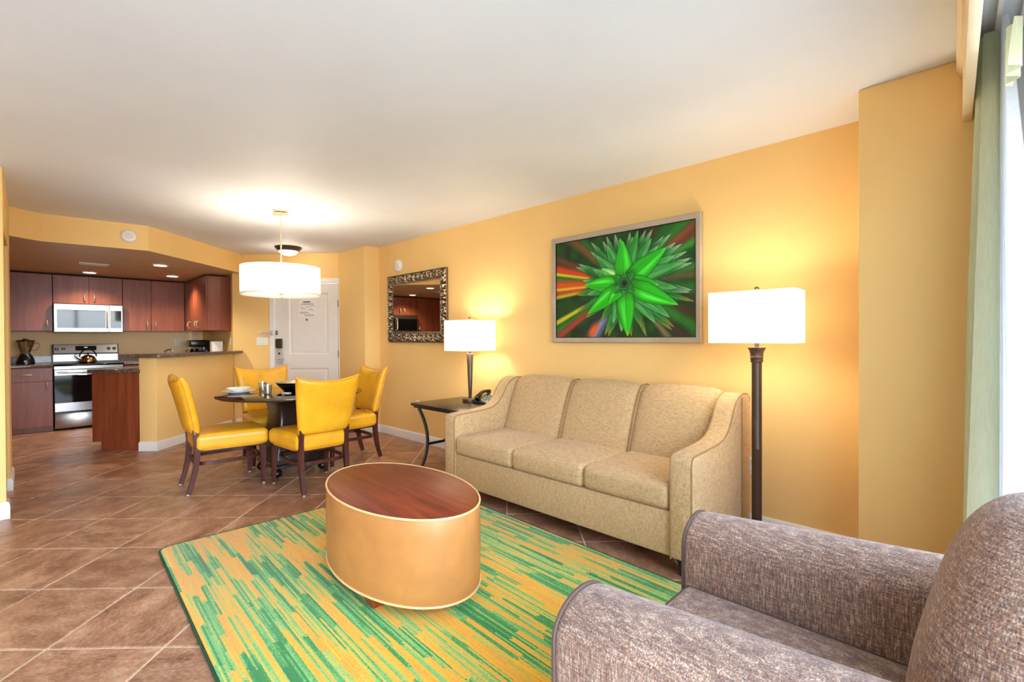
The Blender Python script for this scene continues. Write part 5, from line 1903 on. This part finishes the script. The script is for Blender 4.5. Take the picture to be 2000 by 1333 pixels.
for i, (t_, w) in enumerate([((720, 520), .05), ((560, 560), .05), ((560, 690), .05), ((715, 690), .055), ((640, 715), .05), ((640, 540), .05)]):
    leaf(t_, w, (8, 84, 24), (30, 160, 50), (60, 200, 90), 0.0, 0.0, 150 + i, tipf=0.8)
rho = np.hypot((xx - cx_), (yy - cy_)) / H_
wv = np.sin(rho * 260 + 2.5 * np.sin(np.radians(ang) * 3)) * 0.5 + 0.5
mm = np.clip((0.075 - rho) / 0.012, 0, 1)[..., None]
core = np.array([10, 44, 20.]) * (1 - wv[..., None]) + np.array([52, 150, 84.]) * wv[..., None]
core = core * np.clip(rho / 0.045, 0.12, 1)[..., None]
img = img * (1 - mm) + core * mm
img = np.clip(img, 0, 255).reshape(GH, SS, GW, SS, 3).mean((1, 3)) / 255
linc = np.where(img <= 0.04045, img / 12.92, ((img + 0.055) / 1.055) ** 2.4)
mb = MB()
x0, x1, z0, z1 = PX0 + 0.046, PX1 - 0.046, PZ0_ + 0.046, PZ1_ - 0.046
gx, gz = np.meshgrid(np.linspace(x0, x1, GW), np.linspace(z1, z0, GH))
mb.v = list(zip(gx.ravel().tolist(), [YW - 0.024] * (GW * GH), gz.ravel().tolist()))
ii = (np.arange(GH - 1)[:, None] * GW + np.arange(GW - 1)[None]).ravel()
mb.f = list(zip(ii.tolist(), (ii + 1).tolist(), (ii + GW + 1).tolist(), (ii + GW).tolist()))
mb.mi = [0] * len(mb.f)
mb.cols = np.concatenate([linc.reshape(-1, 3), np.ones((GW * GH, 1))], 1)
part('print', mb, M['print'], pic, 0)

# ================================================================ carved mirror
MX0, MX1, MZ0, MZ1 = -5.575, -4.318, 1.222, 2.080
mr = thing('wall_mirror', 'rectangular mirror in a carved antique silver frame on the yellow wall', 'mirror', ((MX0 + MX1) / 2, YW, MZ0))
FWD = 0.135
part('glass', MB().box(MX0 + FWD - 0.01, MX1 - FWD + 0.01, YW - 0.022, YW - 0.016, MZ0 + FWD - 0.01, MZ1 - FWD + 0.01), M['mirror'], mr, 0)


def carved_side(length, ns, nt, seed):
    s_ = np.linspace(0, length, ns)
    t = np.linspace(0, 1, nt)
    S, T = np.meshgrid(s_, t, indexing='ij')
    prof_ = 0.012 + 0.030 * np.clip(np.sin(np.clip((T - 0.02) / 0.80, 0, 1) * PI), 0, 1) ** 0.6
    p = S / 0.105
    cell = np.floor(p)
    fx = p - cell - 0.5
    fy = (T - 0.42) * 1.25 * np.where(cell % 2 == 0, 1, -1)
    r_ = np.hypot(fx, fy * 1.1)
    th_ = np.arctan2(fy, fx)
    scroll = np.sin(th_ + r_ * 17.0)
    leafy = np.sin(p * 2 * PI * 2 + T * 9 * np.where(cell % 2 == 0, 1, -1) + 2.2 * np.sin(p * PI))
    wave = np.where(r_ < 0.42, scroll, leafy)
    rel = np.clip(wave * 0.5 + 0.5, 0, 1) ** 1.3
    band = np.clip((T - 0.06) / 0.05, 0, 1) * np.clip((0.80 - T) / 0.04, 0, 1)
    h = prof_ + band * (rel - 0.55) * 0.022
    bead = (T > 0.83) & (T < 0.97)
    bh = 0.016 + 0.010 * np.abs(np.sin(S / 0.022 * PI)) * np.clip(1 - ((T - 0.90) / 0.07) ** 2, 0, 1)
    h = np.where(bead, bh, h)
    h = np.where(T >= 0.97, 0.020, h)
    h = np.where(T < 0.03, 0.030, h)
    k_ = np.clip(np.where(bead, (bh - 0.014) / 0.012, np.where(band > 0.3, rel, 0.55)), 0, 1)
    dk, lt = np.array(lin((38, 27, 20))[:3]), np.array(lin((200, 174, 142))[:3])
    c = dk + (lt - dk) * (k_ ** 1.1)[..., None]
    return S, T, h, c


def frame_side(P0, P1, inward):
    """outer edge from P0 to P1 (x,z), inward unit vector; mitred"""
    P0, P1, inward = np.array(P0), np.array(P1), np.array(inward)
    L = np.linalg.norm(P1 - P0)
    d = (P1 - P0) / L
    ns, nt = int(L / 0.0058), 26
    S, T, h, c = carved_side(L, ns, nt, 0)
    a0 = T * FWD
    Sm = a0 + (S / L) * (L - 2 * a0)
    X = P0[0] + d[0] * Sm + inward[0] * a0
    Z = P0[1] + d[1] * Sm + inward[1] * a0
    Y = YW - 0.002 - h
    vs = np.stack([X, Y, Z], -1).reshape(-1, 3)
    mb = MB()
    base = len(vs)
    mb.v = [tuple(p) for p in vs.tolist()]
    for i in range(ns - 1):
        for j in range(nt - 1):
            mb.f.append((i * nt + j, i * nt + j + 1, (i + 1) * nt + j + 1, (i + 1) * nt + j))
    # outer edge skirt back to the wall
    back = [(P0[0] + d[0] * L * i / (ns - 1), YW, P0[1] + d[1] * L * i / (ns - 1)) for i in range(ns)]
    mb.v += back
    for i in range(ns - 1):
        mb.f.append((base + i, i * nt, (i + 1) * nt, base + i + 1))
    inn = [(float(X[i, -1]), YW - 0.016, float(Z[i, -1])) for i in range(ns)]
    b2 = len(mb.v)
    mb.v += inn
    for i in range(ns - 1):
        mb.f.append((i * nt + nt - 1, b2 + i, b2 + i + 1, (i + 1) * nt + nt - 1))
    mb.mi = [0] * len(mb.f)
    cc = np.concatenate([c.reshape(-1, 3), np.tile(np.array(lin((120, 92, 70))[:3]), (2 * ns, 1))])
    mb.cols = np.concatenate([cc, np.ones((len(cc), 1))], 1)
    return mb


for a, b, inn in (((MX0, MZ0), (MX1, MZ0), (0, 1)), ((MX1, MZ0), (MX1, MZ1), (-1, 0)), ((MX1, MZ1), (MX0, MZ1), (0, -1)), ((MX0, MZ1), (MX0, MZ0), (1, 0))):
    part('carved_rail', frame_side(a, b, inn), M['carved'], mr, 60)

# ================================================================ window dressing
VA = math.radians(1.85)
XV = frame((-0.062, 2.92, 0), VA)       # local -y runs back along the window wall
vl = thing('window_valance', 'cream painted valance board under the ceiling over the window', 'valance', (-0.062, 2.92, 2.226), VA)
part('board', MB(XV).box(0.0, 0.032, -4.6, 0.0, 2.226, CEIL - 0.001, 0.004, 2), M['cream'], vl)
part('crown_strip', MB(XV).extr([(-0.020, CEIL - 0.001), (0.0, CEIL - 0.001), (0.0, 2.425), (-0.008, 2.425), (-0.010, 2.445), (-0.020, 2.46)], 'y', -4.6, 0.0), M['cream'], vl, 30)
tk = thing('curtain_track', 'white metal double curtain track fixed to the ceiling behind the valance', 'curtain track', (0.03, 1.5, CEIL - 0.03))
part('rail', MB(XV).box(0.090, 0.104, -4.6, -0.1, CEIL - 0.028, CEIL - 0.008), M['plastic_w'], tk, 0)
part('rail', MB(XV).box(0.157, 0.171, -4.6, -0.1, CEIL - 0.028, CEIL - 0.008), M['plastic_w'], tk, 0)
for y in (-0.57, -1.7, -2.9):
    part('bracket', MB(XV).box(0.080, 0.21, y - 0.012, y + 0.012, CEIL - 0.052, CEIL - 0.040).box(0.112, 0.145, y - 0.012, y + 0.012, CEIL - 0.045, CEIL - 0.001), M['steel'], tk, 0)


def curtain(pathfn, ztop, zbot, ns, nv):
    """pathfn(s, v) -> (x, y): s along the cloth, v 0 top .. 1 bottom"""
    mb = MB()
    return mb.grid(lambda a, b: (*pathfn(a, b), ztop + (zbot - ztop) * b), ns, nv)


def drape_path(s, v):
    nf = 4.5
    w = 0.030 + 0.016 * min(1, v * 2.5)
    x = 0.022 - 0.032 * v + w * math.sin(2 * PI * nf * s + 0.6 + 0.35 * v) - 0.004 * math.sin(9 * s + 5 * v)
    y = 2.86 - (0.20 + 0.14 * v) * s + 0.008 * math.sin(2 * PI * nf * 2 * s)
    return x, y


def sheer_path(s, v):
    w = 0.010 + 0.014 * min(1, v * 2)
    if s < 0.22:                                   # return to the corner behind the drape
        t = s / 0.22
        x, y = 0.20 - 0.138 * t, 2.86 - 0.19 * t
    else:
        t = (s - 0.22) / 0.78
        fan = 0.12 + 0.55 * min(1, v * 1.6) ** 0.9
        x, y = 0.062 + 0.050 * t * min(1, v * 2), 2.67 - fan * t
    return x + w * math.sin(2 * PI * 9 * s + 1.0 + 0.5 * v), y


single('green_drape', 'sage green drape gathered in folds at the far end of the window', 'curtain', curtain(drape_path, 2.47, 0.02, 140, 24), M['drape'], (0, 2.75, 2.47), 0, None, 60)
single('sheer_curtain', 'white sheer curtain hanging beside the green drape', 'curtain', curtain(sheer_path, 2.47, 0.02, 150, 24), M['sheer'], (0.07, 2.5, 2.47), 0, None, 60)


def tab_path(s, v):
    x = 0.075 + 0.018 * math.sin(2 * PI * 2.2 * s + 2.0 + v)
    y = 2.42 - 0.20 * s
    return x, y


single('drape_heading', 'bunched green drape heading folded over the curtain track', 'curtain', curtain(lambda s, v: tab_path(s, v), 2.30, 2.15, 60, 10), M['drape'], (0.075, 2.32, 2.30), 0, None, 60)
